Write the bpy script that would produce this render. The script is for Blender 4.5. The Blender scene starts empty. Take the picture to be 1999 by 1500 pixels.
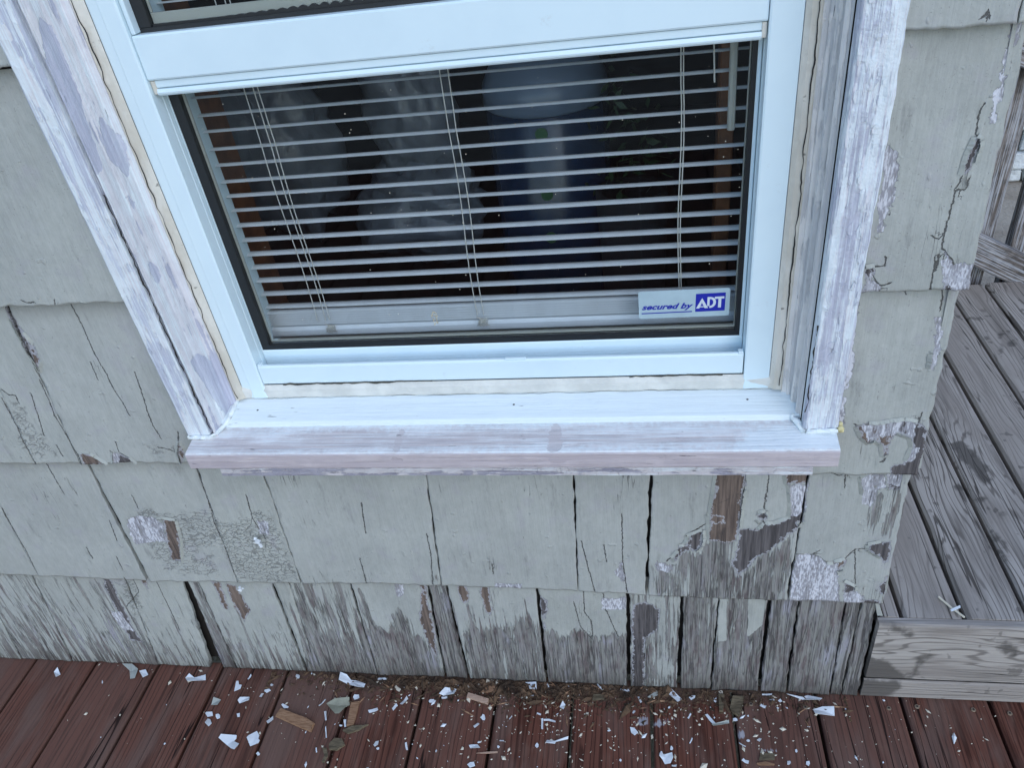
import bpy, bmesh, math, random
import numpy as np
random.seed(7); RNG = np.random.default_rng(7)
S = bpy.context.scene
COL = S.collection
rad = math.radians

# ------------------------------------------------------------------ camera, sky, sun, exposure
CAM = np.array((0.0, -0.825, 1.322)); FPX = 1501.3
ROT = np.array(((0.98536013, 0.12279016, -0.11827082),
                (-0.02146475, -0.59885513, -0.80056967),
                (-0.16912917, 0.79138809, -0.58745231)))      # rows: right, down, forward
cd = bpy.data.cameras.new("camera"); cam = bpy.data.objects.new("camera", cd); COL.objects.link(cam)
cd.sensor_width = 36.0; cd.lens = FPX / 1999.0 * 36.0; cd.clip_start = 0.02; cd.clip_end = 900
from mathutils import Matrix, Vector
R3 = Matrix(((ROT[0][0], -ROT[1][0], -ROT[2][0]), (ROT[0][1], -ROT[1][1], -ROT[2][1]), (ROT[0][2], -ROT[1][2], -ROT[2][2])))
cam.matrix_world = Matrix.Translation(Vector(CAM)) @ R3.to_4x4()
S.camera = cam

SUN_EL, SUN_AZ = 38.0, 150.0          # a veiled sun behind the photographer's right shoulder
W = bpy.data.worlds.new("World"); S.world = W; W.use_nodes = True
wn = W.node_tree; wn.nodes.clear()
wo = wn.nodes.new("ShaderNodeOutputWorld"); wb = wn.nodes.new("ShaderNodeBackground"); sk = wn.nodes.new("ShaderNodeTexSky")
sk.sky_type = 'NISHITA'; sk.sun_disc = False; sk.sun_elevation = rad(SUN_EL); sk.sun_rotation = rad(SUN_AZ)
sk.air_density = 1.0; sk.dust_density = 0.3; sk.ozone_density = 1.0
wb.inputs[1].default_value = 0.15
wn.links.new(sk.outputs[0], wb.inputs[0]); wn.links.new(wb.outputs[0], wo.inputs[0])
sd = bpy.data.lights.new("sun", 'SUN'); sun = bpy.data.objects.new("sun", sd); COL.objects.link(sun)
sd.energy = 0.5; sd.angle = rad(55); sd.color = (1.0, 0.96, 0.9)
az, el = rad(SUN_AZ), rad(SUN_EL)
sdir = Vector((math.sin(az) * math.cos(el), math.cos(az) * math.cos(el), math.sin(el)))
sun.rotation_euler = sdir.to_track_quat('Z', 'Y').to_euler()
sun.location = (0, -3, 6)
S.view_settings.view_transform = 'Standard'; S.view_settings.look = 'None'; S.view_settings.gamma = 1.0
S.view_settings.use_curve_mapping = False
S.view_settings.exposure = 0.83
S.render.engine = 'CYCLES'
S.cycles.max_bounces = 8; S.cycles.transparent_max_bounces = 8

# ------------------------------------------------------------------ surveying: a photo point carried onto the real plane it lies on
def ray(u, v):
    return ROT.T @ np.array(((u - 999.5) / FPX, (v - 750) / FPX, 1.0))
def on(u, v, axis, val):
    d = ray(u, v); return CAM + d * ((val - CAM[axis]) / d[axis])
def wall(u, v, y=0.004): return on(u, v, 1, y)
def deckp(u, v, z=0.0): return on(u, v, 2, z)
K = 0.35018
VW = dict(A=(0, 0, K), R2=(650, 0, K), R3=(1300, 0, .35), R4=(0, 500, K), R5=(650, 500, K), R6=(1300, 500, .35), B1=(0, 975, K),
          B2=(650, 975, K), B3=(1300, 975, .35), L5=(0, 580, .23328), F1=(400, 1280, .2001), F2=(800, 1300, .2001), F3=(1200, 1320, .2001), P=(0, 0, 1))
def pix(view, pts):
    ox, oy, k = VW[view]; return [(ox + k * a, oy + k * b) for a, b in pts]

# ------------------------------------------------------------------ object helpers
def link(o, parent=None):
    COL.objects.link(o)
    if parent is not None:
        o.parent = parent; o.location = -parent.location if parent.parent is None else (0, 0, 0)
    return o
def tag(o, label=None, cat=None, group=None, kind=None):
    for k, v in (('label', label), ('category', cat), ('group', group), ('kind', kind)):
        if v: o[k] = v
    return o
def empty(name, loc=(0, 0, 0)):
    o = bpy.data.objects.new(name, None); o.location = loc; o.empty_display_size = .05; COL.objects.link(o); return o
def obj(name, verts, faces, mat, parent=None, smooth=False):
    me = bpy.data.meshes.new(name); me.from_pydata([tuple(v) for v in verts], [], faces)
    me.materials.append(mat)
    if smooth: me.polygons.foreach_set('use_smooth', [True] * len(me.polygons))
    me.update()
    return link(bpy.data.objects.new(name, me), parent)
def bmobj(name, bm, mat, parent=None, smooth=False):
    me = bpy.data.meshes.new(name); bmesh.ops.recalc_face_normals(bm, faces=bm.faces); bm.to_mesh(me); bm.free()
    me.materials.append(mat)
    if smooth: me.polygons.foreach_set('use_smooth', [True] * len(me.polygons))
    return link(bpy.data.objects.new(name, me), parent)
def box_bm(x0, x1, y0, y1, z0, z1, bev=0.0, bm=None):
    bm2 = bmesh.new()
    bmesh.ops.create_cube(bm2, size=1)
    for v in bm2.verts:
        v.co = ((x0 + x1) / 2 + v.co.x * (x1 - x0), (y0 + y1) / 2 + v.co.y * (y1 - y0), (z0 + z1) / 2 + v.co.z * (z1 - z0))
    if bev: bmesh.ops.bevel(bm2, geom=bm2.edges[:], offset=bev, segments=1, affect='EDGES')
    if bm is None: return bm2
    me = bpy.data.meshes.new('t'); bm2.to_mesh(me); bm2.free(); bm.from_mesh(me); bpy.data.meshes.remove(me); return bm
def box(name, x0, x1, y0, y1, z0, z1, mat, parent=None, bev=.0008):
    return bmobj(name, box_bm(x0, x1, y0, y1, z0, z1, bev), mat, parent)
def prism(name, prof, axis, a0, a1, mat, parent=None, smooth=False):
    """closed profile extruded along an axis; axis 'x': profile (y,z); axis 'z': profile (x,y)"""
    V = []; n = len(prof)
    for a in (a0, a1):
        for p, q in prof: V.append((a, p, q) if axis == 'x' else (p, q, a))
    F = [(i, (i + 1) % n, n + (i + 1) % n, n + i) for i in range(n)] + [tuple(range(n))[::-1], tuple(range(n, 2 * n))]
    bm = bmesh.new(); vs = [bm.verts.new(v) for v in V]
    for f in F: bm.faces.new([vs[i] for i in f])
    return bmobj(name, bm, mat, parent, smooth)
def tube(pts, r, n=6):
    V, F = [], []
    P = [Vector(p) for p in pts]
    for i, p in enumerate(P):
        t = (P[min(i + 1, len(P) - 1)] - P[max(i - 1, 0)]).normalized()
        a = t.orthogonal().normalized() if abs(t.z) < .9 else Vector((1, 0, 0)).cross(t).normalized()
        b = t.cross(a)
        for k in range(n):
            w = 2 * math.pi * k / n; V.append(p + a * (r * math.cos(w)) + b * (r * math.sin(w)))
    for i in range(len(P) - 1):
        for k in range(n):
            F.append((i * n + k, i * n + (k + 1) % n, (i + 1) * n + (k + 1) % n, (i + 1) * n + k))
    F += [tuple(range(n))[::-1], tuple(range((len(P) - 1) * n, len(P) * n))]
    return V, F

# ------------------------------------------------------------------ numpy noise (value noise, used for real unevenness and wear maps)
def vnoise(p, seed=0):
    """p (N,2) -> smooth value noise 0..1"""
    i = np.floor(p).astype(np.int64); f = p - i; f = f * f * (3 - 2 * f)
    def h(a, b):
        n = (a * 374761393 + b * 668265263 + seed * 974634777) & 0xffffffff
        n = ((n ^ (n >> 13)) * 1274126177) & 0xffffffff
        return ((n ^ (n >> 16)) & 0xffff) / 65535.0
    a, b = i[:, 0], i[:, 1]
    return ((h(a, b) * (1 - f[:, 0]) + h(a + 1, b) * f[:, 0]) * (1 - f[:, 1]) + (h(a, b + 1) * (1 - f[:, 0]) + h(a + 1, b + 1) * f[:, 0]) * f[:, 1])
def fbm(p, seed=0, oct=4):
    s = np.zeros(len(p)); a = .5; p = np.array(p, float)
    for o in range(oct): s += a * vnoise(p, seed + o); p = p * 2.03 + 7.1; a *= .5
    return s / (1 - .5 ** oct)
def sdf(P, poly, margin=.025):
    """signed distance (positive inside) of points to a polygon, clamped at -margin"""
    poly = np.array(poly, float); out = np.full(len(P), -margin)
    m = np.all((P > poly.min(0) - margin) & (P < poly.max(0) + margin), axis=1)
    Q = P[m]
    if not len(Q): return out
    d = np.full(len(Q), 1e9); ins = np.zeros(len(Q), bool)
    for a, b in zip(poly, np.roll(poly, -1, 0)):
        e = b - a; w = Q - a; t = np.clip((w @ e) / max(e @ e, 1e-12), 0, 1)
        d = np.minimum(d, np.hypot(*(w - t[:, None] * e).T))
        c = ((a[1] > Q[:, 1]) != (b[1] > Q[:, 1])) & (Q[:, 0] < (b[0] - a[0]) * (Q[:, 1] - a[1]) / (b[1] - a[1] + 1e-15) + a[0])
        ins ^= c
    out[m] = np.maximum(np.where(ins, d, -d), -margin); return out
def crackfield(P, lines):
    """signed distance to the nearest crack line and a weight that is 1 beside it"""
    R = np.full(len(P), .02); G = np.zeros(len(P))
    for L in lines:
        L = np.array(L, float)
        m = np.all((P > L.min(0) - .012) & (P < L.max(0) + .012), axis=1)
        if not m.any(): continue
        Q = P[m]; best = np.full(len(Q), 1e9); sg = np.zeros(len(Q)); end = np.zeros(len(Q))
        for k, (a, b) in enumerate(zip(L[:-1], L[1:])):
            e = b - a; l = np.hypot(*e); w = Q - a; t = (w @ e) / (l * l); tc = np.clip(t, 0, 1)
            d = np.hypot(*(w - tc[:, None] * e).T); s = (e[0] * w[:, 1] - e[1] * w[:, 0]) / l
            u = d < best; best[u] = d[u]; sg[u] = np.sign(s[u]) * d[u]
            out = np.zeros(len(Q))
            if k == 0: out = np.maximum(out, -t * l)
            if k == len(L) - 2: out = np.maximum(out, (t - 1) * l)
            end[u] = out[u]
        g = np.clip((.009 - best) / .004, 0, 1) * np.clip(1 - end / .002, 0, 1)
        r0, g0 = R[m], G[m]; u = best < np.abs(r0)
        r0[u] = sg[u]; g0[u] = g[u]; R[m] = r0; G[m] = g0
    return R, G
def setcol(me, name, arr):
    at = me.attributes.new(name, 'FLOAT_COLOR', 'POINT'); at.data.foreach_set('color', np.ascontiguousarray(arr, dtype=np.float32).ravel())

# ------------------------------------------------------------------ shader helpers
class T:
    def __init__(s, name):
        s.m = bpy.data.materials.new(name); s.m.use_nodes = True; s.t = s.m.node_tree; s.t.nodes.clear()
        s.out = s.t.nodes.new('ShaderNodeOutputMaterial'); s.tc = s.t.nodes.new('ShaderNodeTexCoord'); s.o = s.tc.outputs['Object']
    def set(s, sock, v):
        if isinstance(v, bpy.types.NodeSocket): s.t.links.new(v, sock)
        elif v is not None: sock.default_value = v
    def node(s, ty, ins=None, **props):
        n = s.t.nodes.new(ty)
        for k, v in props.items(): setattr(n, k, v)
        for k, v in (ins or {}).items(): s.set(n.inputs[k], v)
        return n
    def mul(s, vec, xyz, add=None):
        n = s.node('ShaderNodeVectorMath', {0: vec, 1: xyz}, operation='MULTIPLY').outputs[0]
        if add is not None: n = s.node('ShaderNodeVectorMath', {0: n, 1: add}, operation='ADD').outputs[0]
        return n
    def noise(s, vec, scale=1., detail=4., rough=.55, dist=0.):
        return s.node('ShaderNodeTexNoise', {'Vector': vec, 'Scale': scale, 'Detail': detail, 'Roughness': rough, 'Distortion': dist}).outputs[0]
    def ncol(s, vec, scale=1., detail=3.):
        return s.node('ShaderNodeTexNoise', {'Vector': vec, 'Scale': scale, 'Detail': detail}).outputs[1]
    def ma(s, op, a, b=None, c=None):
        n = s.node('ShaderNodeMath', operation=op); s.set(n.inputs[0], a); s.set(n.inputs[1], b); s.set(n.inputs[2], c); return n.outputs[0]
    def rng(s, v, lo, hi, a=0., b=1., smooth=True):
        n = s.node('ShaderNodeMapRange', {'Value': v, 'From Min': lo, 'From Max': hi, 'To Min': a, 'To Max': b}, interpolation_type='SMOOTHSTEP' if smooth else 'LINEAR', clamp=True)
        return n.outputs[0]
    def mix(s, f, a, b, blend='MIX'):
        n = s.node('ShaderNodeMix', data_type='RGBA', blend_type=blend); s.set(n.inputs[0], f)
        for k, v in ((6, a), (7, b)):
            if isinstance(v, tuple) and len(v) == 3: v = v + (1,)
            s.set(n.inputs[k], v)
        return n.outputs[2]
    def attr(s, name):
        a = s.node('ShaderNodeAttribute', attribute_name=name)
        sp = s.node('ShaderNodeSeparateColor', {0: a.outputs['Color']})
        return sp.outputs[0], sp.outputs[1], sp.outputs[2], a.outputs['Alpha']
    def rand(s): return s.node('ShaderNodeObjectInfo').outputs['Random']
    def bump(s, h, strength=1.): return s.node('ShaderNodeBump', {'Height': h, 'Strength': strength, 'Distance': 1.0}).outputs[0]
    def fin(s, col, rough=.6, normal=None, **ins):
        b = s.node('ShaderNodeBsdfPrincipled')
        if isinstance(col, tuple): col = col + (1,)
        s.set(b.inputs['Base Color'], col); s.set(b.inputs['Roughness'], rough)
        if normal is not None: s.set(b.inputs['Normal'], normal)
        for k, v in ins.items(): s.set(b.inputs[k.replace('_', ' ')], v)
        s.t.links.new(b.outputs[0], s.out.inputs[0]); return s.m
def plain(name, col, rough=.6, bumpamt=0., nscale=200., var=.0, **ins):
    t = T(name); c = col; n = None
    if var:
        f = t.noise(t.o, 30., 4.); c = t.mix(t.rng(f, .3, .7), tuple(x * (1 - var) for x in col), tuple(min(1, x * (1 + var)) for x in col))
    if bumpamt: n = t.bump(t.ma('MULTIPLY', t.noise(t.o, nscale, 3.), bumpamt))
    return t.fin(c, rough, n, **ins)

SAGE = (.372, .385, .352)
def mat_shingle():
    t = T('peeling_sage_paint'); o = t.o
    gR, gB, gP, gA = t.attr('wear_a'); cR, cG, wear, dirt_and_dark = t.attr('wear_b')
    off = t.mul(t.node('ShaderNodeCombineXYZ', {0: t.rand(), 1: t.rand(), 2: t.rand()}).outputs[0], (9., 0., 5.))
    og = t.node('ShaderNodeVectorMath', {0: o, 1: off}, operation='ADD').outputs[0]
    grain = t.noise(t.mul(og, (230., 40., 9.)), 1., 6., .65, .3)
    grain2 = t.noise(t.mul(og, (600., 60., 16.)), 1., 3., .6)
    streak = t.noise(t.mul(og, (80., 20., 8.)), 1., 5., .62)
    chip = t.noise(o, 150., 4., .6)
    big = t.noise(og, 7., 3.)
    edge = t.ma('MULTIPLY', t.ma('SUBTRACT', t.ma('ADD', t.ma('MULTIPLY', t.noise(t.mul(o, (95., 50., 55.)), 1., 5., .68), .8), t.ma('MULTIPLY', chip, .2)), .5), .026)
    def mask(sd): return t.rng(t.ma('ADD', sd, edge), -.0003, .0004)
    mg, mb, mp = mask(gR), mask(gB), mask(gP)
    def rimf(sd): return t.ma('MULTIPLY', t.rng(t.ma('ADD', sd, edge), .0, .0004), t.rng(t.ma('ADD', t.ma('ADD', sd, edge), t.ma('MULTIPLY', t.ma('SUBTRACT', chip, .5), .010)), .0032, .0022))
    rim = t.ma('MAXIMUM', rimf(gR), rimf(gB))
    wv = t.ma('ADD', wear, t.ma('MULTIPLY', t.ma('SUBTRACT', t.ma('ADD', t.ma('MULTIPLY', streak, .5), t.ma('MULTIPLY', grain, .5)), .5), 1.7))
    wm = t.rng(wv, .475, .535)
    bare = t.ma('MAXIMUM', t.ma('MAXIMUM', mg, mb), t.ma('MAXIMUM', mp, wm))
    # bare timber: silvered grey, purple-brown or pale lavender by patches; freshly torn places dark or brown; pale residue streaks
    tone = t.noise(t.mul(og, (22., 5., 7.)), 1., 4., .6)
    wood = t.mix(t.rng(grain, .30, .70), (.125, .116, .11), (.27, .255, .25))
    wood = t.mix(t.rng(tone, .50, .60), wood, t.mix(t.rng(grain, .3, .7), (.080, .064, .062), (.185, .152, .150)))
    wood = t.mix(t.rng(tone, .44, .36), wood, t.mix(t.rng(grain, .3, .7), (.22, .213, .235), (.35, .34, .375)))
    wood = t.mix(t.ma('MULTIPLY', t.rng(t.noise(t.mul(og, (150., 20., 26.)), 1., 4.), .44, .58), .5), wood, (.28, .285, .255))
    wood = t.mix(mg, wood, t.mix(t.rng(grain, .3, .72), (.045, .040, .041), (.15, .134, .134)))
    brown = t.mix(t.rng(grain, .3, .7), (.078, .056, .047), (.205, .152, .122))
    wood = t.mix(mb, wood, brown)
    res = t.ma('ADD', t.ma('MULTIPLY', streak, .5), t.ma('MULTIPLY', t.noise(t.mul(o, (420., 60., 120.)), 1., 3.), .5))
    prim = t.mix(t.rng(res, .46, .56), (.30, .295, .32), (.62, .62, .66))
    wood = t.mix(t.ma('MULTIPLY', mp, t.rng(res, .36, .44)), wood, prim)
    wood = t.mix(t.ma('MULTIPLY', rim, .8), wood, (.42, .42, .45))
    dk = t.mix(t.rng(dirt_and_dark, 0., 1.), (1., 1., 1.), (.42, .38, .34))
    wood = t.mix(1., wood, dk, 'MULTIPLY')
    # paint film
    p = t.mix(t.rng(big, .35, .65), tuple(c * .92 for c in SAGE), tuple(c * 1.07 for c in SAGE))
    p = t.mix(t.rng(t.rand(), 0., 1., 0., .12, False), p, (.43, .44, .46))
    p = t.mix(t.rng(t.noise(t.mul(og, (110., 20., 60.)), 1., 4., .7), .35, .65), t.mix(.05, p, (.1, .1, .1)), t.mix(.035, p, (1., 1., 1.)))
    tick = t.ma('MULTIPLY', t.rng(t.noise(t.mul(og, (260., 20., 70.)), 1., 2.), .30, .25), t.rng(t.noise(og, 17., 3.), .45, .6))
    p = t.mix(t.ma('MULTIPLY', tick, .6), p, (.14, .14, .135))
    p = t.mix(t.ma('MULTIPLY', t.rng(t.noise(t.mul(og, (48., 20., 11.)), 1., 6., .72), .55, .74), .6), p, (.20, .205, .195))
    p = t.mix(t.ma('MULTIPLY', t.rng(t.noise(og, 23., 4., .6), .54, .70), .42), p, (.36, .345, .375))
    p = t.mix(t.rng(grain2, .35, .65), t.mix(.045, p, (.1, .1, .1)), t.mix(.03, p, (1., 1., 1.)))
    speck = t.noise(o, 420., 2.)
    p = t.mix(t.ma('MULTIPLY', t.rng(speck, .66, .72), .5), p, (.16, .16, .15))
    p = t.mix(t.ma('MULTIPLY', dirt_and_dark, .45), p, (.16, .15, .135))
    col = t.mix(bare, p, wood)
    def ridge(a, b, w, sd): return t.rng(t.ma('SUBTRACT', t.ma('ABSOLUTE', t.ma('SUBTRACT', t.noise(t.mul(og, (a, 20., b), (sd, 0., sd)), 1., 3., .6, .1), .5)), t.ma('MULTIPLY', wear, w)), .010, .002)
    gate = t.rng(t.ma('ADD', wear, t.ma('MULTIPLY', t.ma('SUBTRACT', t.noise(t.mul(og, (40., 10., 12.)), 1., 3.), .5), 1.2)), .40, .62)
    grv = t.ma('MULTIPLY', t.ma('MAXIMUM', ridge(60., 2.2, .012, 0.), ridge(140., 3.6, .006, 3.7)), gate)
    col = t.mix(t.ma('MULTIPLY', grv, .68), col, (.045, .04, .038))
    # cracks: alligator cells, hairlines along the grain, traced splits
    vo = t.node('ShaderNodeTexVoronoi', {'Vector': t.node('ShaderNodeVectorMath', {0: t.mul(o, (85., 1., 150.)), 1: t.mul(t.ncol(o, 75., 4.), (3.2, 0., 3.2))}, operation='ADD').outputs[0], 'Scale': 1.}, feature='DISTANCE_TO_EDGE')
    al = t.ma('MULTIPLY', t.rng(vo.outputs[0], .085, .02), t.rng(t.ma('ADD', gA, t.ma('MULTIPLY', t.ma('SUBTRACT', t.noise(o, 45., 3.), .5), .9)), .45, .62))
    hl = t.noise(t.mul(og, (85., 10., 6.)), 1., 3., .5)
    hair = t.ma('MULTIPLY', t.rng(t.ma('ABSOLUTE', t.ma('SUBTRACT', hl, .5)), .010, .003), t.rng(t.noise(t.mul(og, (14., 1., 9.)), 1., 3.), .60, .68))
    ab = t.ma('ABSOLUTE', t.ma('ADD', cR, t.ma('MULTIPLY', t.ma('SUBTRACT', t.noise(o, 210., 4., .65), .5), .006)))
    ck = t.ma('MULTIPLY', t.rng(ab, .0011, .0004), t.rng(cG, .3, .6))
    crack = t.ma('MAXIMUM', t.ma('MAXIMUM', t.ma('MULTIPLY', al, .55), t.ma('MULTIPLY', hair, .7)), ck)
    crack = t.ma('MULTIPLY', crack, t.ma('SUBTRACT', 1., t.ma('MULTIPLY', bare, .6)))
    col = t.mix(t.ma('MULTIPLY', crack, .85), col, (.035, .032, .03))
    # check lines in the bare wood
    chk = t.ma('MULTIPLY', t.rng(grain2, .36, .28), bare)
    col = t.mix(t.ma('MULTIPLY', chk, .7), col, (.03, .026, .024))
    h = t.ma('MULTIPLY', t.ma('SUBTRACT', 1., bare), .0018)
    h = t.ma('ADD', h, t.ma('MULTIPLY', grain, t.ma('ADD', .0004, t.ma('MULTIPLY', bare, .0011))))
    h = t.ma('ADD', h, t.ma('MULTIPLY', t.noise(o, 200., 4., .6), .0007))
    h = t.ma('ADD', h, t.ma('MULTIPLY', t.rng(t.noise(o, 75., 1.), .70, .78), .0009))
    h = t.ma('SUBTRACT', h, t.ma('MULTIPLY', t.ma('MAXIMUM', crack, grv), .0013))
    return t.fin(col, t.mix(bare, (.55, .55, .55), (.85, .85, .85)), t.bump(h, .9))

def mat_primed(name, axis, white=.5, wood0=(.27, .26, .31), wood1=(.50, .48, .55), pink=(.60, .54, .54), seed=0., bumpy=1., soft=.0, fthr=.50):
    """scraped timber under brushed white primer; the grain runs along the axis"""
    t = T(name); o = t.mul(t.o, (1., 1., 1.), (seed, seed * .3, seed * .7))
    bR, bG, bB, bA = t.attr('wear_a')            # R bare timber, G old pinkish film, B fresh white, A local cracks
    def st(a, b, d=4., r=.6, q=.2): return t.noise(t.mul(o, (a, a, b) if axis == 'z' else (b, a, a)), 1., d, r, q)
    grain = st(260., 7., 6., .62, .4); mid = st(85., 5.5); fine = st(520., 9., 4.)
    blot = t.noise(o, 32., 4., .6)
    edge = t.ma('MULTIPLY', t.ma('SUBTRACT', t.ma('ADD', t.ma('MULTIPLY', mid, .5), t.ma('MULTIPLY', t.noise(o, 130., 4.), .5)), .5), .014)
    wood = t.mix(t.rng(grain, .3, .7), wood0, wood1)
    film = t.mix(t.rng(blot, .4, .6), pink, tuple(min(1, c * 1.09) for c in pink))
    fm = t.ma('MAXIMUM', t.rng(t.ma('ADD', bG, edge), -.0004, .0006), t.ma('MULTIPLY', t.rng(t.ma('ADD', t.ma('MULTIPLY', mid, .72), t.ma('MULTIPLY', blot, .28)), fthr - soft, fthr + .03 + soft), .85))
    mb = t.rng(t.ma('ADD', bR, edge), -.0004, .0006)
    fm = t.ma('MULTIPLY', fm, t.ma('SUBTRACT', 1., mb))
    col = t.mix(fm, wood, film)
    wn_ = t.ma('ADD', t.ma('ADD', t.ma('MULTIPLY', mid, .30 if soft else .42), t.ma('MULTIPLY', fine, .55 if soft else .43)), t.ma('MULTIPLY', blot, .15))
    wh = t.ma('MAXIMUM', t.rng(t.ma('ADD', wn_, (white - .5) * .55), .47 - soft, .60 + soft), t.rng(t.ma('ADD', bB, edge), -.003, .003))
    wh = t.ma('MULTIPLY', wh, t.ma('SUBTRACT', 1., t.ma('MULTIPLY', mb, .65)))
    col = t.mix(t.ma('MULTIPLY', wh, .85), col, (.74, .81, .84))
    pit = t.ma('MULTIPLY', t.rng(st(320., 34., 3.), .33, .27), t.rng(t.noise(o, 26., 3.), .5, .6))
    col = t.mix(t.ma('MULTIPLY', pit, .75), col, (.10, .095, .10))
    vo = t.node('ShaderNodeTexVoronoi', {'Vector': t.node('ShaderNodeVectorMath', {0: t.mul(o, (110., 110., 60.) if axis == 'z' else (60., 110., 110.)), 1: t.mul(t.ncol(o, 70., 3.), (2., 2., 2.))}, operation='ADD').outputs[0], 'Scale': 1.}, feature='DISTANCE_TO_EDGE')
    cr = t.ma('MULTIPLY', t.rng(vo.outputs[0], .03, .006), t.rng(t.ma('ADD', bA, t.ma('MULTIPLY', t.ma('SUBTRACT', t.noise(o, 40., 3.), .5), 1.)), .45, .6))
    col = t.mix(t.ma('MULTIPLY', cr, .22), col, (.16, .15, .16))
    h = t.ma('ADD', t.ma('MULTIPLY', fm, .0007), t.ma('MULTIPLY', grain, .0009))
    h = t.ma('ADD', h, t.ma('MULTIPLY', t.noise(o, 170., 4., .65), .0011 * bumpy))
    h = t.ma('SUBTRACT', h, t.ma('MULTIPLY', t.ma('ADD', cr, pit), .0008))
    return t.fin(col, .62, t.bump(h, .9))

def mat_deck(name, lo, hi, dark, tint, axis='y', rings=True, spots=0., crackamt=.8, worn=None, wa=14.):
    t = T(name)
    r = t.rand(); off = t.node('ShaderNodeCombineXYZ', {0: t.ma('MULTIPLY', r, 31.), 1: t.ma('MULTIPLY', r, 17.), 2: t.ma('MULTIPLY', r, 7.)}).outputs[0]
    o = t.node('ShaderNodeVectorMath', {0: t.o, 1: off}, operation='ADD').outputs[0]
    sc = (lambda a, b: (a, b, a)) if axis == 'y' else (lambda a, b: (b, a, a))
    dR, dG, dB, dA = t.attr('wear_a')
    warp = t.noise(t.mul(o, sc(9., 2.2)), 1., 2.)
    g0 = t.noise(t.mul(o, sc(55., 1.2)), 1., 2., .5, .2)
    acr = t.node('ShaderNodeSeparateXYZ', {0: o}).outputs[0 if axis == 'y' else 2]
    band = t.ma('ADD', t.ma('ADD', t.ma('MULTIPLY', warp, wa), t.ma('MULTIPLY', g0, 3.)), t.ma('MULTIPLY', acr, 95.))
    ring = t.ma('ABSOLUTE', t.ma('SUBTRACT', t.ma('FRACT', band), .5))
    ring = t.ma('MULTIPLY', t.rng(ring, .02, .20), t.rng(t.noise(t.mul(o, sc(30., 3.)), 1., 2.), .25, .6, .25, 1.))
    grain = t.noise(t.mul(o, sc(210., 6.)), 1., 5., .65, .2)
    f = t.ma('ADD', t.ma('MULTIPLY', ring, .38 if rings else .15), t.ma('MULTIPLY', grain, .62 if rings else .85))
    col = t.mix(t.rng(f, .30, .72), lo, hi)
    blot = t.noise(t.mul(o, sc(14., 4.)), 1., 4., .6)
    col = t.mix(t.rng(blot, .45, .68), col, t.mix(t.rng(grain, .3, .7), tuple(c * .7 for c in tint), tint))
    col = t.mix(t.rng(r, .35, 1., 0., .6), col, tint)
    if worn:
        col = t.mix(t.ma('MULTIPLY', t.rng(t.ma('ADD', t.ma('MULTIPLY', grain, .6), t.ma('MULTIPLY', t.noise(o, 19., 3.), .4)), .52, .64), .55), col, worn)
    ck = t.noise(t.mul(o, sc(46., 1.1)), 1., 2., .4)
    crk = t.ma('MULTIPLY', t.rng(t.ma('ABSOLUTE', t.ma('SUBTRACT', ck, .5)), .011, .004), t.rng(t.noise(t.mul(o, sc(9., 1.6)), 1., 2.), .46, .54))
    col = t.mix(t.ma('MULTIPLY', crk, crackamt), col, dark)
    col = t.mix(t.ma('MULTIPLY', t.rng(grain, .33, .24), .45), col, dark)
    if spots:
        sp = t.rng(t.noise(t.mul(o, (38., 30., 30.)), 1., 2.), .655, .70)
        col = t.mix(t.ma('MULTIPLY', sp, spots), col, tuple(c * .45 for c in lo))
    wet = t.rng(t.ma('ADD', dR, t.ma('MULTIPLY', t.ma('SUBTRACT', t.noise(o, 60., 3.), .5), .02)), -.004, .006)
    col = t.mix(t.ma('MULTIPLY', wet, .85), col, tuple(c * .5 for c in lo))
    dust = t.ma('MULTIPLY', t.rng(t.ma('ADD', dG, t.ma('MULTIPLY', t.ma('SUBTRACT', t.noise(t.o, 38., 5., .65), .5), 1.3)), .35, .9), .7)
    col = t.mix(dust, col, t.mix(t.noise(t.o, 300., 3.), (.045, .03, .02), (.15, .105, .075)))
    sm = t.ma('MULTIPLY', t.rng(t.ma('ADD', dB, t.ma('MULTIPLY', t.ma('SUBTRACT', grain, .5), .02)), -.001, .002), .6)
    col = t.mix(sm, col, (.55, .57, .62))
    h = t.ma('ADD', t.ma('MULTIPLY', grain, .0007), t.ma('MULTIPLY', ring, .0004))
    h = t.ma('SUBTRACT', h, t.ma('MULTIPLY', crk, .0015))
    b_ = t.fin(col, .8, t.bump(h, .9), Specular_IOR_Level=.25); return b_

M = {}
M['shingle'] = mat_shingle()
M['casing'] = mat_primed('primed_scraped_casing', 'z', .56, wood0=(.42, .44, .53), wood1=(.56, .58, .67), pink=(.64, .62, .64), seed=.0)
M['return'] = mat_primed('filmed_casing_return', 'z', .50, wood0=(.41, .415, .51), wood1=(.54, .55, .65), pink=(.68, .66, .68), seed=2., fthr=.40)
M['casing_white'] = mat_primed('whitewashed_casing', 'z', .57, wood0=(.38, .39, .47), wood1=(.54, .55, .64), pink=(.64, .62, .66), seed=3., bumpy=1.3)
M['sill'] = mat_primed('brushed_primer_sill', 'x', .50, wood0=(.44, .395, .41), wood1=(.60, .535, .53), pink=(.62, .56, .56), seed=5., bumpy=.5, soft=.06)
M['nose'] = mat_primed('mauve_sill_nose', 'x', .12, wood0=(.42, .365, .39), wood1=(.53, .465, .485), pink=(.53, .47, .48), seed=6., bumpy=.4, soft=.10)
M['apron'] = mat_primed('flaking_apron', 'x', .40, wood0=(.26, .25, .31), wood1=(.44, .42, .48), pink=(.58, .54, .55), seed=8., bumpy=1.3)
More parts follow.
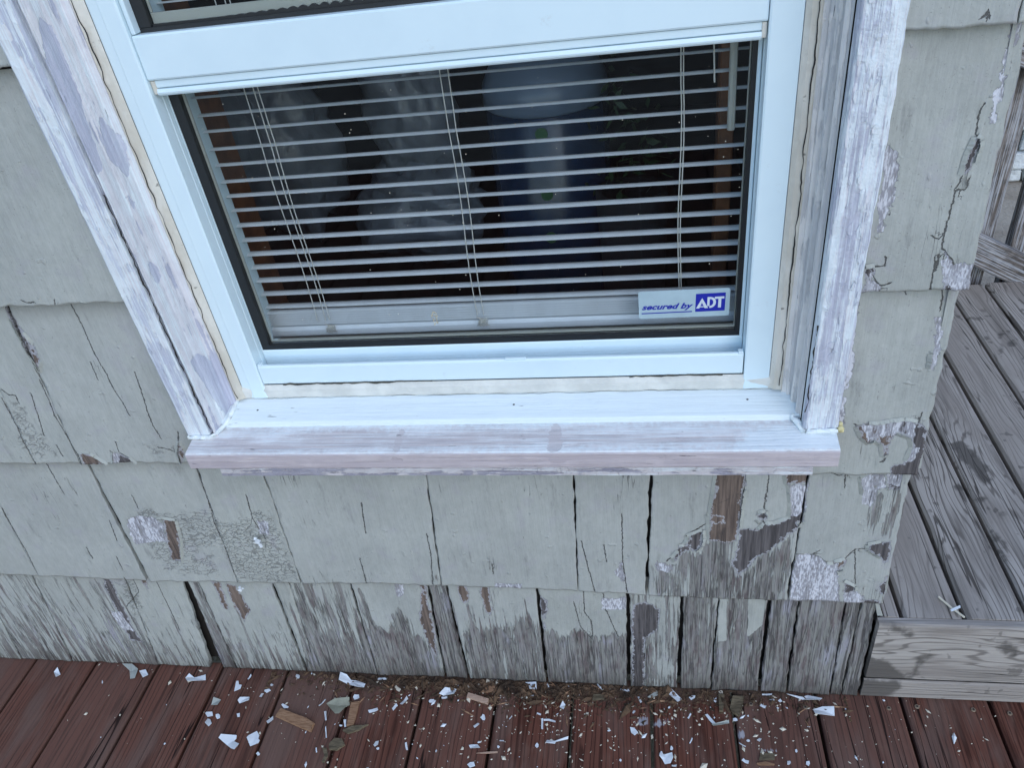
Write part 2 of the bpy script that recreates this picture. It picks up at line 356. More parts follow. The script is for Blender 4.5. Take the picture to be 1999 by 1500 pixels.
M['sillwhite'] = mat_primed('white_sill_paint', 'x', 2.2, wood0=(.66, .76, .76), wood1=(.72, .82, .82), pink=(.72, .82, .82), seed=9., bumpy=.12, soft=.15)
M['jamb'] = mat_primed('grey_taupe_jamb', 'z', .30, wood0=(.52, .51, .505), wood1=(.68, .67, .66), pink=(.72, .695, .665), seed=11., bumpy=.6)
M['red'] = mat_deck('red_brown_deck_stain', (.054, .0175, .0105), (.148, .054, .035), (.013, .005, .0035), (.165, .096, .075), wa=5., worn=(.17, .095, .07), crackamt=.9)
M['grey'] = mat_deck('silvered_deck_timber', (.165, .143, .126), (.415, .372, .335), (.05, .041, .035), (.32, .278, .245), spots=.55)
M['riser'] = mat_deck('silvered_riser_timber', (.18, .162, .147), (.42, .385, .352), (.035, .03, .026), (.32, .285, .258), axis='x', spots=.45)
M['post'] = mat_deck('brown_grey_post_timber', (.11, .095, .085), (.26, .225, .205), (.04, .033, .028), (.18, .152, .138), axis='x', wa=6., crackamt=.6)
def mat_vinyl():
    t = T('white_vinyl'); f = t.noise(t.o, 14., 4.)
    c = t.mix(t.rng(f, .4, .75), (.70, .835, .89), (.665, .80, .86))
    g = t.rng(t.noise(t.mul(t.o, (40., 40., 40.)), 1., 5., .7), .62, .8)
    c = t.mix(t.ma('MULTIPLY', g, .34), c, (.45, .45, .43))
    return t.fin(c, .32, t.bump(t.ma('MULTIPLY', t.noise(t.o, 90., 2.), .00012)))
M['vinyl'] = mat_vinyl()
def mat_caulk():
    t = T('aged_tan_caulk'); f = t.noise(t.mul(t.o, (40., 40., 12.)), 1., 5., .65)
    c = t.mix(t.rng(f, .35, .65), (.58, .54, .46), (.70, .67, .60))
    c = t.mix(t.rng(t.noise(t.o, 60., 4.), .66, .74), c, (.22, .2, .17))
    return t.fin(c, .6, t.bump(t.ma('MULTIPLY', t.noise(t.o, 130., 4.), .0012)))
M['caulk'] = mat_caulk()
M['caulkpale'] = plain('pale_old_caulk', (.66, .66, .62), .6, .0012, 130., .10)
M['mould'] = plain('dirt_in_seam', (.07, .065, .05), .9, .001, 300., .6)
M['rubber'] = plain('black_gasket', (.012, .013, .015), .45, .0002)
M['spacer'] = plain('pale_glazing_spacer', (.42, .42, .38), .4)
M['blind'] = plain('pale_grey_blind_slat', (.86, .88, .90), .45, var=.04)
M['cord'] = plain('off_white_cord', (.62, .60, .56), .8)
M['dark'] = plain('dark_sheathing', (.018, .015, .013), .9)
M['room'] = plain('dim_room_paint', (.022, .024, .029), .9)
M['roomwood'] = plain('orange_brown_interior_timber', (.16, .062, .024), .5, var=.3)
M['bag'] = plain('crumpled_pale_plastic', (.13, .152, .185), .35, .004, 25.)
M['navy'] = plain('dark_navy_plastic', (.012, .03, .07), .25)
M['paleblue'] = plain('pale_blue_plastic', (.15, .205, .29), .3)
M['green'] = plain('green_badge', (.025, .10, .04), .5)
M['plant'] = plain('dark_green_leaves', (.02, .05, .018), .5)
M['film'] = plain('frosted_sticker_film', (.40, .52, .57), .35, var=.05)
M['blue'] = plain('royal_blue_print', (.012, .02, .34), .4)
M['print'] = plain('pale_print', (.62, .68, .74), .4)
def mat_glass():
    t = T('window_glass')
    tr = t.node('ShaderNodeBsdfTransparent', {0: (.94, .96, .96, 1)}); gl = t.node('ShaderNodeBsdfGlossy', {0: (1, 1, 1, 1), 'Roughness': .01})
    fr = t.node('ShaderNodeFresnel', {'IOR': 1.52})
    fac = t.ma('MULTIPLY', fr.outputs[0], .40)
    mx = t.node('ShaderNodeMixShader', {0: fac, 1: tr.outputs[0], 2: gl.outputs[0]})
    t.t.links.new(mx.outputs[0], t.out.inputs[0]); return t.m
M['glass'] = mat_glass()
M['chip'] = plain('white_paint_flake', (.74, .78, .82), .6, .0006, 400., .06)
M['chipdull'] = plain('dusty_paint_flake', (.56, .58, .60), .7, .0006, 400., .12)
M['chipgrey'] = plain('grey_green_paint_flake', (.40, .42, .38), .65, .0006, 400., .12)
M['cream'] = plain('cream_speck', (.66, .60, .48), .7, .0005, 500., .12)
def mat_splinter(name, a, b):
    t = T(name); r = t.noise(t.mul(t.o, (60., 400., 400.)), 1., 5., .6); return t.fin(t.mix(t.rng(r, .3, .7), a, b), .7, t.bump(t.ma('MULTIPLY', r, .0008)))
M['splint'] = mat_splinter('tan_splinter', (.20, .10, .05), (.36, .21, .12))
M['splintpale'] = mat_splinter('pale_fresh_splinter', (.38, .24, .17), (.52, .36, .27))
M['bark'] = mat_splinter('greenish_brown_rotten_wood', (.06, .045, .025), (.18, .14, .085))
M['duff'] = plain('brown_wood_dust', (.085, .05, .028), .95, .002, 300., .6)
M['leaf'] = plain('yellow_grey_dry_leaf', (.36, .36, .27), .6, .002, 90., .25)
M['screw'] = plain('tarnished_screw_head', (.33, .26, .20), .4, Metallic=.7)
M['sand'] = None
def mat_ground():
    t = T('pale_tan_ground'); f = t.noise(t.o, 3., 6., .65); g = t.noise(t.o, 60., 4.)
    c = t.mix(t.rng(f, .35, .65), (.27, .23, .19), (.38, .34, .29)); c = t.mix(t.ma('MULTIPLY', t.rng(g, .55, .7), .5), c, (.20, .19, .13))
    return t.fin(c, .9, t.bump(t.ma('MULTIPLY', g, .01)))
M['sand'] = mat_ground()
M['stone'] = plain('white_painted_stone', (.66, .70, .72), .8, .01, 40., .12)
M['mortar'] = plain('dark_mortar_joint', (.16, .16, .15), .9)
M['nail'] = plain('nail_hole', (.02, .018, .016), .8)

# ------------------------------------------------------------------ ground, decks
gr = obj('ground', [(-400, -400, -.5), (400, -400, -.5), (400, 400, -.5), (-400, 400, -.5)], [(0, 1, 2, 3)], M['sand'])
tag(gr, kind='structure')
def P2(view, pts, y=.004): return [tuple(wall(u, v, y)[[0, 2]]) for u, v in pix(view, pts)]
def D2(view, pts, z=0.): return [tuple(deckp(u, v, z)[:2]) for u, v in pix(view, pts)]

def plank(name, x0, x1, y0, y1, z0, z1, mat, parent, bev=.003, step=.012, fields=None):
    """a board with eased edges, its top cut into a grid that carries stain maps"""
    nx = max(2, int((x1 - x0) / step)); ny = max(2, int((y1 - y0) / step))
    xs = np.concatenate(([x0], np.linspace(x0 + bev, x1 - bev, nx), [x1])); ys = np.linspace(y0, y1, ny)
    X, Y = np.meshgrid(xs, ys); Z = np.full(X.shape, z1); Z[:, 0] = Z[:, -1] = z1 - bev
    V = np.stack([X.ravel(), Y.ravel(), Z.ravel()], 1); w = len(xs)
    I = np.arange(len(V)).reshape(X.shape)
    F = np.stack([I[:-1, :-1], I[:-1, 1:], I[1:, 1:], I[1:, :-1]], -1).reshape(-1, 4).tolist()
    n = len(V); V2 = [(x0, y0, z0), (x1, y0, z0), (x1, y1, z0), (x0, y1, z0)]
    V = np.vstack([V, V2]); a, b, c, d = n, n + 1, n + 2, n + 3
    F += [list(I[0, ::-1]) + [a, b], list(I[-1, :]) + [c, d], [a] + list(I[:, 0]) [::1] + [d], [b, c] + list(I[::-1, -1]), [a, d, c, b]]
    o = obj(name, V, F, mat, parent)
    A = np.zeros((len(V), 4)); A[:, 0] = -.03; A[:, 2] = -.03
    if fields: fields(V, A)
    setcol(o.data, 'wear_a', A); return o

deck = empty('red_deck', (0, 0, 0)); tag(deck, 'red-brown stained deck boards littered with paint chips below the wall', kind='structure')
smears = [D2('F3', [(180, 420), (200, 400), (325, 405), (325, 495), (240, 495), (190, 470)]), D2('F3', [(375, 430), (480, 425), (640, 430), (520, 450), (480, 490), (400, 505), (375, 470)]),
          D2('F3', [(1195, 530), (1290, 540), (1390, 560), (1280, 580), (1230, 620), (1200, 600)]), D2('F3', [(1400, 715), (1560, 710), (1600, 730), (1500, 740), (1410, 735)])]
def redf(V, A):
    d = -V[:, 1]; x = V[:, 0]
    A[:, 1] = np.clip(1 - d / .05, 0, 1) * np.clip((x + .80) / .25, 0, 1) * np.clip((.35 - x) / .2, 0, 1) * .95 + .12 * np.clip((x + .75) / .2, 0, 1) * np.clip((.4 - x) / .3, 0, 1) + .3 * np.clip(1 - d / .015, 0, 1)
    for s in smears: A[:, 2] = np.maximum(A[:, 2], sdf(V[:, :2], s))
gx = [.0007 + .1444 * k for k in range(-17, 13)]
for a, b in zip(gx[:-1], gx[1:]):
    vis = -1.4 < a < .8
    plank('deck_board', a + .003, b - .003, -2.6, .012, -.032, RNG.uniform(-.0012, .0006), M['red'], deck, .0035, .012 if vis else .05, redf if vis else None)
land = empty('grey_deck', (0, 0, 0)); tag(land, 'raised silver-grey timber deck one step above the red boards', kind='structure')
gst = [D2('R6', p, .214) for p in ([(1580, 1040), (1650, 1030), (1720, 1090), (1800, 1180), (1812, 1250), (1770, 1285), (1690, 1180), (1600, 1090)], [(1850, 440), (1880, 425), (1890, 445), (1862, 460)], [(1900, 480), (1940, 470), (1950, 500), (1910, 505)], [(1780, 445), (1800, 440), (1806, 462), (1785, 470)], [(1850, 505), (1870, 500), (1880, 540), (1856, 545)], [(1600, 1280), (1680, 1275), (1690, 1300), (1610, 1310)], [(1720, 1340), (1790, 1345), (1780, 1370), (1730, 1370)])] + [D2('B3', p, .214) for p in ([(1850, 80), (1890, 75), (1900, 105), (1860, 110)], [(1820, 180), (1860, 190), (1850, 240), (1825, 235)], [(1870, 215), (1900, 235), (1890, 270), (1868, 255)], [(1875, 290), (1925, 330), (1910, 360), (1880, 330)], [(1310, 430), (1325, 430), (1322, 455), (1310, 452)])]
def greyf(V, A):
    for s_ in gst: A[:, 0] = np.maximum(A[:, 0], sdf(V[:, :2], s_))
gx2 = [.3095 + .0945 * k for k in range(0, 20)]
for a, b in zip(gx2[:-1], gx2[1:]):
    plank('deck_board', max(a + .0035, .372), b - .0035, .0115, 1.06 + RNG.uniform(-.004, .004), .176, .214 + RNG.uniform(-.001, .001), M['grey'], land, .0045, .008 if a < .8 else .03, greyf)
wetp = [P2('B3', [(1100, 860), (1150, 875), (1240, 900), (1290, 940), (1370, 1000), (1370, 1010), (1090, 1000)], 0), P2('B3', [(1080, 1000), (1290, 1015), (1320, 1040), (1260, 1090), (1230, 1105), (1070, 1105)], 0),
        P2('B3', [(1370, 990), (1390, 900), (1440, 855), (1480, 870), (1420, 920), (1400, 1000)], 0), P2('B3', [(1150, 695), (1310, 700), (1400, 740), (1390, 768), (1290, 745)], 0),
        P2('B3', [(1830, 790), (1900, 780), (1960, 840), (1950, 870), (1860, 850)], 0)]
def riser(z0, z1, y, dep=.0135):
    nx, nz = 130, 14; xs = np.linspace(.366, 2.0, nx); zs = np.concatenate(([z0], np.linspace(z0 + .003, z1 - .003, nz), [z1]))
    X, Z = np.meshgrid(xs, zs); Y = np.full(X.shape, y); Y[0] = Y[-1] = y + .003
    V = np.stack([X.ravel(), Y.ravel(), Z.ravel()], 1); I = np.arange(len(V)).reshape(X.shape)
    F = np.stack([I[:-1, :-1], I[:-1, 1:], I[1:, 1:], I[1:, :-1]], -1).reshape(-1, 4).tolist(); n = len(V)
    V = np.vstack([V, [(.366, y + dep, z0), (2, y + dep, z0), (2, y + dep, z1), (.366, y + dep, z1)]])
    F += [list(I[0, ::-1]) + [n, n + 1], list(I[-1]) + [n + 2, n + 3], list(I[:, 0]) + [n + 3, n], list(I[::-1, -1]) + [n + 1, n + 2]]
    o = obj('riser_board', V, F, M['riser'], land); A = np.zeros((len(V), 4)); A[:, 0] = -.03; A[:, 2] = -.03
    for p in wetp: A[:, 0] = np.maximum(A[:, 0], sdf(V[:, [0, 2]], p))
    setcol(o.data, 'wear_a', A)
riser(.0620, .2125, -.003); riser(.003, .0535, -.001, .004)
box('joist', .38, 2.0, .012, .056, -.3, .172, M['dark'], land)  # near-black backing behind the riser gap; the gap's shade is in its colour
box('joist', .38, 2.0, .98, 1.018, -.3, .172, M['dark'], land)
for u, v in ((1735, 1384), (1790, 1381), (1900, 1387), (1971, 1394), (1572, 1382), (1466, 1376)):
    p = deckp(u, v); b = bmesh.new()
    bmesh.ops.create_cone(b, cap_ends=True, segments=12, radius1=.0042, radius2=.0036, depth=.0012)
    bmesh.ops.transform(b, matrix=Matrix.Translation((p[0], p[1], .0012)), verts=b.verts); s = bmobj('screw', b, M['screw'], deck)
    b = bmesh.new(); bmesh.ops.create_cone(b, cap_ends=True, segments=8, radius1=.0018, radius2=.0016, depth=.0006)
    bmesh.ops.transform(b, matrix=Matrix.Translation((p[0], p[1], .002)), verts=b.verts)
    me = bpy.data.meshes.new('screw_socket'); b.to_mesh(me); b.free(); me.materials.append(M['nail']); so = bpy.data.objects.new('screw_socket', me); COL.objects.link(so); so.parent = s

# ------------------------------------------------------------------ shingled house wall
house = empty('house_wall', (-.9, .05, 0)); tag(house, 'house corner wall of peeling sage-green shingles around the white window', 'house wall', kind='thing')
grey_p, brown_p, prim_p, wear_p, alli_p, cracks = [], [], [], [], [], []
def G(v, *ps): grey_p.extend(P2(v, p) for p in ps)
def Bn(v, *ps): brown_p.extend(P2(v, p) for p in ps)
def Pm(v, *ps): prim_p.extend(P2(v, p) for p in ps)
def Wr(v, lev, *ps): wear_p.extend((lev, P2(v, p)) for p in ps)
def Al(v, lev, *ps): alli_p.extend((lev, P2(v, p)) for p in ps)
def Ck(v, *ps): cracks.extend(P2(v, p) for p in ps)
# big peel near the right end of the fourth course
G('B3', [(120, 215), (205, 185), (210, 230), (200, 265), (160, 300), (120, 275)], [(75, 270), (120, 262), (160, 300), (90, 300), (50, 350), (40, 330)],
  [(400, 180), (520, 180), (555, 150), (600, 150), (690, 120), (710, 30), (785, -5), (770, 80), (740, 170), (650, 240), (590, 290), (530, 320), (490, 340), (440, 400), (400, 415), (370, 360), (390, 290), (405, 240)],
  [(515, 95), (560, 85), (570, 120), (530, 150), (508, 130)], [(235, 105), (330, 110), (330, 150), (240, 155)])
Bn('R6', [(290, 1225), (452, 1225), (440, 1330), (415, 1500), (403, 1600), (325, 1612), (240, 1595), (240, 1500)], [(670, 1228), (812, 1228), (800, 1300), (680, 1300)])
G('R6', [(690, 1300), (802, 1300), (775, 1500), (690, 1500), (700, 1400)])
Pm('R6', [(690, 1305), (800, 1302), (795, 1400), (740, 1470), (690, 1470)])
Wr('B3', .62, [(0, 430), (70, 310), (180, 300), (300, 170), (390, 170), (380, 360), (410, 410), (490, 340), (600, 280), (750, 160), (660, 570), (0, 560)])
Ck('R6', [(582, 1235), (575, 1300), (553, 1450), (545, 1500)], [(452, 1235), (440, 1330), (412, 1500)], [(1010, 1235), (1005, 1320)], [(300, 1400), (360, 1380)])
Ck('B3', [(562, -5), (552, 60), (540, 115)], [(400, 0), (405, 100), (400, 180)], [(120, 215), (230, 150), (235, 100)])
# last shingle of the fourth course
Pm('B3', [(730, 312), (830, 312), (890, 352), (960, 365), (965, 480), (960, 570), (690, 572), (700, 420)], [(1060, 500), (1100, 540), (1090, 575), (1000, 575), (980, 520)])
Bn('B3', [(940, 352), (1000, 335), (990, 390), (945, 400)], [(880, 360), (940, 360), (960, 420), (930, 560), (870, 560)])
G('B3', [(1130, 262), (1268, 235), (1250, 330), (1215, 370), (1200, 330), (1130, 290)], [(1230, 420), (1260, 430), (1220, 520), (1185, 525), (1195, 460)], [(1100, 545), (1180, 550), (1215, 585), (1060, 580)], [(990, 450), (1050, 480), (1050, 560), (990, 560)])
Ck('B3', [(730, 312), (830, 318), (890, 350), (945, 362), (1000, 335), (1060, 287), (1130, 285), (1160, 262)], [(1058, 290), (1055, 400), (1055, 560)], [(820, 312), (860, 295)])
G('R6', [(1240, 1235), (1345, 1230), (1325, 1330), (1250, 1330), (1245, 1300)])
Pm('R6', [(1095, 1260), (1150, 1240), (1240, 1250), (1240, 1310), (1190, 1350), (1150, 1420), (1110, 1400), (1095, 1300)], [(1245, 1240), (1330, 1240), (1315, 1320), (1250, 1300)])
Bn('R6', [(1095, 1265), (1140, 1245), (1150, 1300), (1130, 1400), (1110, 1400)])
Wr('R6', .56, [(1170, 1350), (1340, 1300), (1320, 1500), (1150, 1500)]); Wr('B3', .5, [(1080, 0), (1320, 0), (1290, 240), (1120, 240)])
Ck('R6', [(920, 1235), (960, 1255), (1010, 1250), (1060, 1245)], [(1160, 1225), (1215, 1235), (1210, 1260)])
# third course, right of the window
Bn('R6', [(1065, 950), (1130, 935), (1190, 935), (1250, 925), (1290, 985), (1240, 1030), (1230, 1095), (1210, 1110), (1200, 1050), (1160, 1020), (1130, 1040), (1090, 1010)])
G('R6', [(1240, 925), (1330, 915), (1410, 930), (1462, 970), (1445, 1060), (1425, 1225), (1248, 1225), (1245, 1160), (1330, 1140), (1370, 1060), (1360, 1010), (1290, 985)])
Pm('R6', [(1090, 945), (1190, 938), (1330, 920), (1400, 940), (1380, 1010), (1290, 985), (1230, 1010), (1130, 1020)], [(1370, 1060), (1410, 1070), (1380, 1130), (1260, 1160), (1330, 1140)], [(1520, 370), (1565, 370), (1530, 530), (1500, 650), (1475, 640), (1490, 560), (1515, 520)])
G('R6', [(1490, 560), (1520, 540), (1500, 650), (1475, 640)])
Ck('R6', [(1050, 940), (1065, 950), (1190, 935), (1330, 915), (1400, 925)], [(1230, 1100), (1210, 1140), (1190, 1140)], [(1340, 205), (1355, 240)], [(1555, 205), (1560, 260), (1545, 330)], [(1430, 880), (1410, 930)])
# second course, right of the window
Pm('R3', [(1965, 130), (2010, 130), (1955, 310), (1845, 720), (1820, 700), (1880, 470), (1900, 330)])
G('R3', [(1740, 770), (1765, 790), (1750, 850), (1700, 980), (1655, 980), (1690, 870)]); Wr('R3', .6, [(1730, 760), (1770, 780), (1710, 1060), (1630, 1060)])
Pm('R3', [(1545, 1380), (1595, 1465), (1715, 1465), (1700, 1530), (1560, 1530)]); Pm('R6', [(1520, 0), (1580, 20), (1590, 60), (1715, 60), (1690, 190), (1600, 190), (1540, 120)])
G('R6', [(1550, 100), (1700, 110), (1690, 190), (1530, 190)]); G('R6', [(1110, 60), (1160, 50), (1150, 100), (1130, 195), (1090, 215)])
Pm('R6', [(1130, 90), (1165, 95), (1160, 130), (1200, 170), (1150, 205), (1110, 205)])
Ck('R3', [(1790, 590), (1755, 660), (1740, 760), (1765, 785), (1750, 850)], [(1655, 990), (1620, 1070), (1560, 1270), (1535, 1380), (1500, 1500)], [(1480, 1315), (1535, 1335)], [(1535, 1380), (1580, 1430), (1600, 1465)], [(1620, 1065), (1670, 1070), (1700, 1000)])
Ck('R6', [(1500, 0), (1465, 190)], [(1150, 100), (1165, 135), (1200, 160), (1250, 142)], [(1200, 160), (1180, 200)], [(1225, 0), (1222, 50), (1150, 55)])
Ck('R3', [(1790, 50), (1780, 75), (1740, 100)], [(1790, 75), (1800, 90)])
Pm('R3', [(1230, 800), (1290, 870), (1305, 930), (1290, 1060), (1245, 1180), (1215, 1290), (1180, 1290)])
Pm('R6', [(1085, 250), (1060, 450), (1050, 640), (1005, 760), (992, 960), (940, 960), (1040, 260)])
Wr('R3', .42, [(1330, 900), (1300, 860), (1250, 800), (1200, 1490), (1150, 1490)])
# left of the window
G('L5', [(0, 100), (60, 180), (150, 330), (240, 420), (310, 560), (315, 650), (230, 540), (140, 390), (40, 220), (0, 150)]); Bn('L5', [(170, 380), (240, 430), (310, 560), (312, 630), (240, 540)])
Ck('L5', [(0, 130), (45, 215), (150, 400), (230, 540), (310, 680)], [(0, 860), (60, 960), (140, 1090), (200, 1210), (260, 1290), (330, 1395)], [(530, 70), (575, 150), (640, 260), (740, 460), (800, 560), (870, 670), (930, 780), (1020, 900), (1080, 1000)],
   [(730, 570), (800, 710)], [(1110, 650), (1190, 850), (1230, 970), (1280, 1080), (1350, 1180)], [(310, 710), (400, 880), (450, 1000), (540, 1130), (650, 1290)], [(970, 1210), (1000, 1290), (1090, 1340), (1160, 1395)],
   [(1490, 1130), (1500, 1190), (1480, 1230), (1520, 1380)], [(0, 790), (60, 830), (120, 840), (150, 900)], [(470, 15), (475, 50)], [(190, 20), (240, 40), (300, 35)], [(660, 1295), (700, 1390)], [(930, 1280), (950, 1380)], [(480, 1240), (530, 1320)], [(1330, 1250), (1430, 1270), (1490, 1300)], [(240, 820), (370, 1160)])
Bn('L5', [(668, 1298), (760, 1300), (800, 1330), (920, 1395), (720, 1400)], [(1500, 1200), (1560, 1290), (1530, 1390), (1490, 1290)])
G('L5', [(950, 1290), (1000, 1300), (1090, 1335), (1165, 1400), (960, 1400)]); Pm('L5', [(950, 1290), (1010, 1310), (1000, 1380), (950, 1380)])
Al('L5', .62, [(0, 760), (200, 780), (300, 1000), (600, 1390), (200, 1395), (0, 1000)]); Al('L5', .5, [(1230, 1050), (1500, 1100), (1600, 1400), (1100, 1400)]); Al('L5', .5, [(150, 0), (800, -40), (800, 60), (150, 80)])
# fourth course, left
Pm('B1', [(690, 120), (760, 110), (860, 120), (900, 150), (930, 250), (860, 240), (760, 260), (720, 200)])
Bn('B1', [(900, 120), (970, 130), (1000, 220), (1015, 350), (960, 330), (930, 250)])
Pm('B1', [(1420, 130), (1490, 140), (1500, 210), (1440, 200)])
Al('B1', .85, [(700, 60), (1000, 80), (1130, 60), (1250, 120), (1500, 60), (1640, 320), (1690, 460), (1320, 460), (1200, 260), (1000, 400), (850, 330)]); Al('B1', .6, [(850, 330), (1200, 260), (1320, 460), (850, 430)])
Ck('B1', [(0, 70), (60, 160), (150, 290), (215, 405)], [(1140, 0), (1190, 150), (1250, 260), (1300, 380), (1335, 460)], [(600, 130), (650, 240)], [(720, 0), (760, 70)], [(480, 270), (520, 330)], [(1360, 0), (1400, 120), (1480, 230)], [(650, 320), (690, 390)])
Ck('R4', [(215, 1160), (340, 1350)], [(1060, 1170), (1090, 1240), (1120, 1310), (1180, 1450)], [(0, 1420), (40, 1490)])
Ck('B2', [(520, 200), (545, 300), (560, 460)], [(150, 40), (180, 200)], [(1385, 240), (1420, 370), (1460, 500)], [(1510, 260), (1525, 350)], [(1610, 100), (1615, 350), (1640, 510)], [(1860, 350), (1930, 290), (1990, 200)], [(150, 330), (190, 460)], [(890, 360), (895, 410)])
Pm('B2', [(1570, 400), (1610, 350), (1625, 440), (1615, 470)], [(1790, 350), (1900, 370), (1880, 410), (1800, 400)], [(910, 460), (1050, 465), (1060, 490), (910, 490)])
G('B2', [(1890, 330), (1960, 260), (2000, 200), (2010, 280), (1930, 330)])
Wr('B2', .55, [(1760, 360), (1900, 400), (2000, 330), (2000, 545), (1755, 540)])
Wr('B2', .5, [(540, 260), (580, 260), (600, 440), (550, 440)])
# bottom course
G('B1', [(555, 445), (610, 490), (660, 590), (750, 740), (800, 800), (720, 790), (640, 640), (560, 500)]); Pm('B1', [(600, 640), (660, 640), (740, 740), (680, 740)])
Bn('B1', [(1160, 480), (1210, 490), (1270, 630), (1240, 630)], [(1240, 500), (1300, 510), (1390, 640), (1360, 700), (1290, 600)], [(740, 450), (790, 460), (820, 530), (780, 500)])
Al('B1', .9, [(600, 440), (720, 460), (800, 620), (740, 700), (660, 560)])
Bn('B2', [(480, 480), (510, 500), (540, 640), (590, 900), (520, 800), (480, 690)], [(680, 480), (730, 490), (760, 600), (730, 620), (690, 560)], [(800, 480), (860, 500), (880, 640), (870, 680), (820, 580)])
G('B2', [(1668, 620), (1740, 600), (1825, 640), (1820, 740), (1740, 790), (1740, 1060), (1665, 1060)], [(1140, 560), (1195, 600), (1180, 700), (1190, 760), (1150, 640)])
Wr('B2', .72, [(1180, 750), (1300, 790), (1380, 760), (1440, 800), (1640, 780), (1640, 1060), (1195, 1060)], [(140, 540), (200, 690), (300, 770), (370, 640), (400, 680), (440, 780), (510, 800), (610, 1000), (255, 990)])
Wr('B2', .62, [(720, 760), (900, 740), (1100, 700), (1180, 780), (1200, 1060), (770, 1040)]); Pm('B2', [(1490, 580), (1640, 580), (1630, 640), (1500, 640)], [(320, 480), (385, 480), (375, 570), (350, 570)])
Pm('B2', [(1260, 1010), (1340, 1000), (1350, 1050), (1270, 1050)])
Wr('B2', .10, [(1170, 530), (1630, 530), (1630, 740), (1430, 770), (1380, 700), (1300, 760), (1190, 720)], [(160, 490), (320, 500), (360, 590), (300, 690), (300, 750), (220, 680)])
Wr('B3', .05, [(290, 570), (335, 570), (335, 800), (300, 805)], [(470, 570), (555, 570), (535, 720), (460, 780)])
Ck('B2', [(1340, 600), (1380, 730), (1440, 790)], [(1395, 540), (1400, 650), (1440, 700), (1450, 790)], [(1500, 530), (1520, 640), (1590, 780)])
Ck('B1', [(840, 460), (920, 600), (1000, 740)], [(700, 430), (760, 540), (690, 620), (780, 760), (890, 915)])

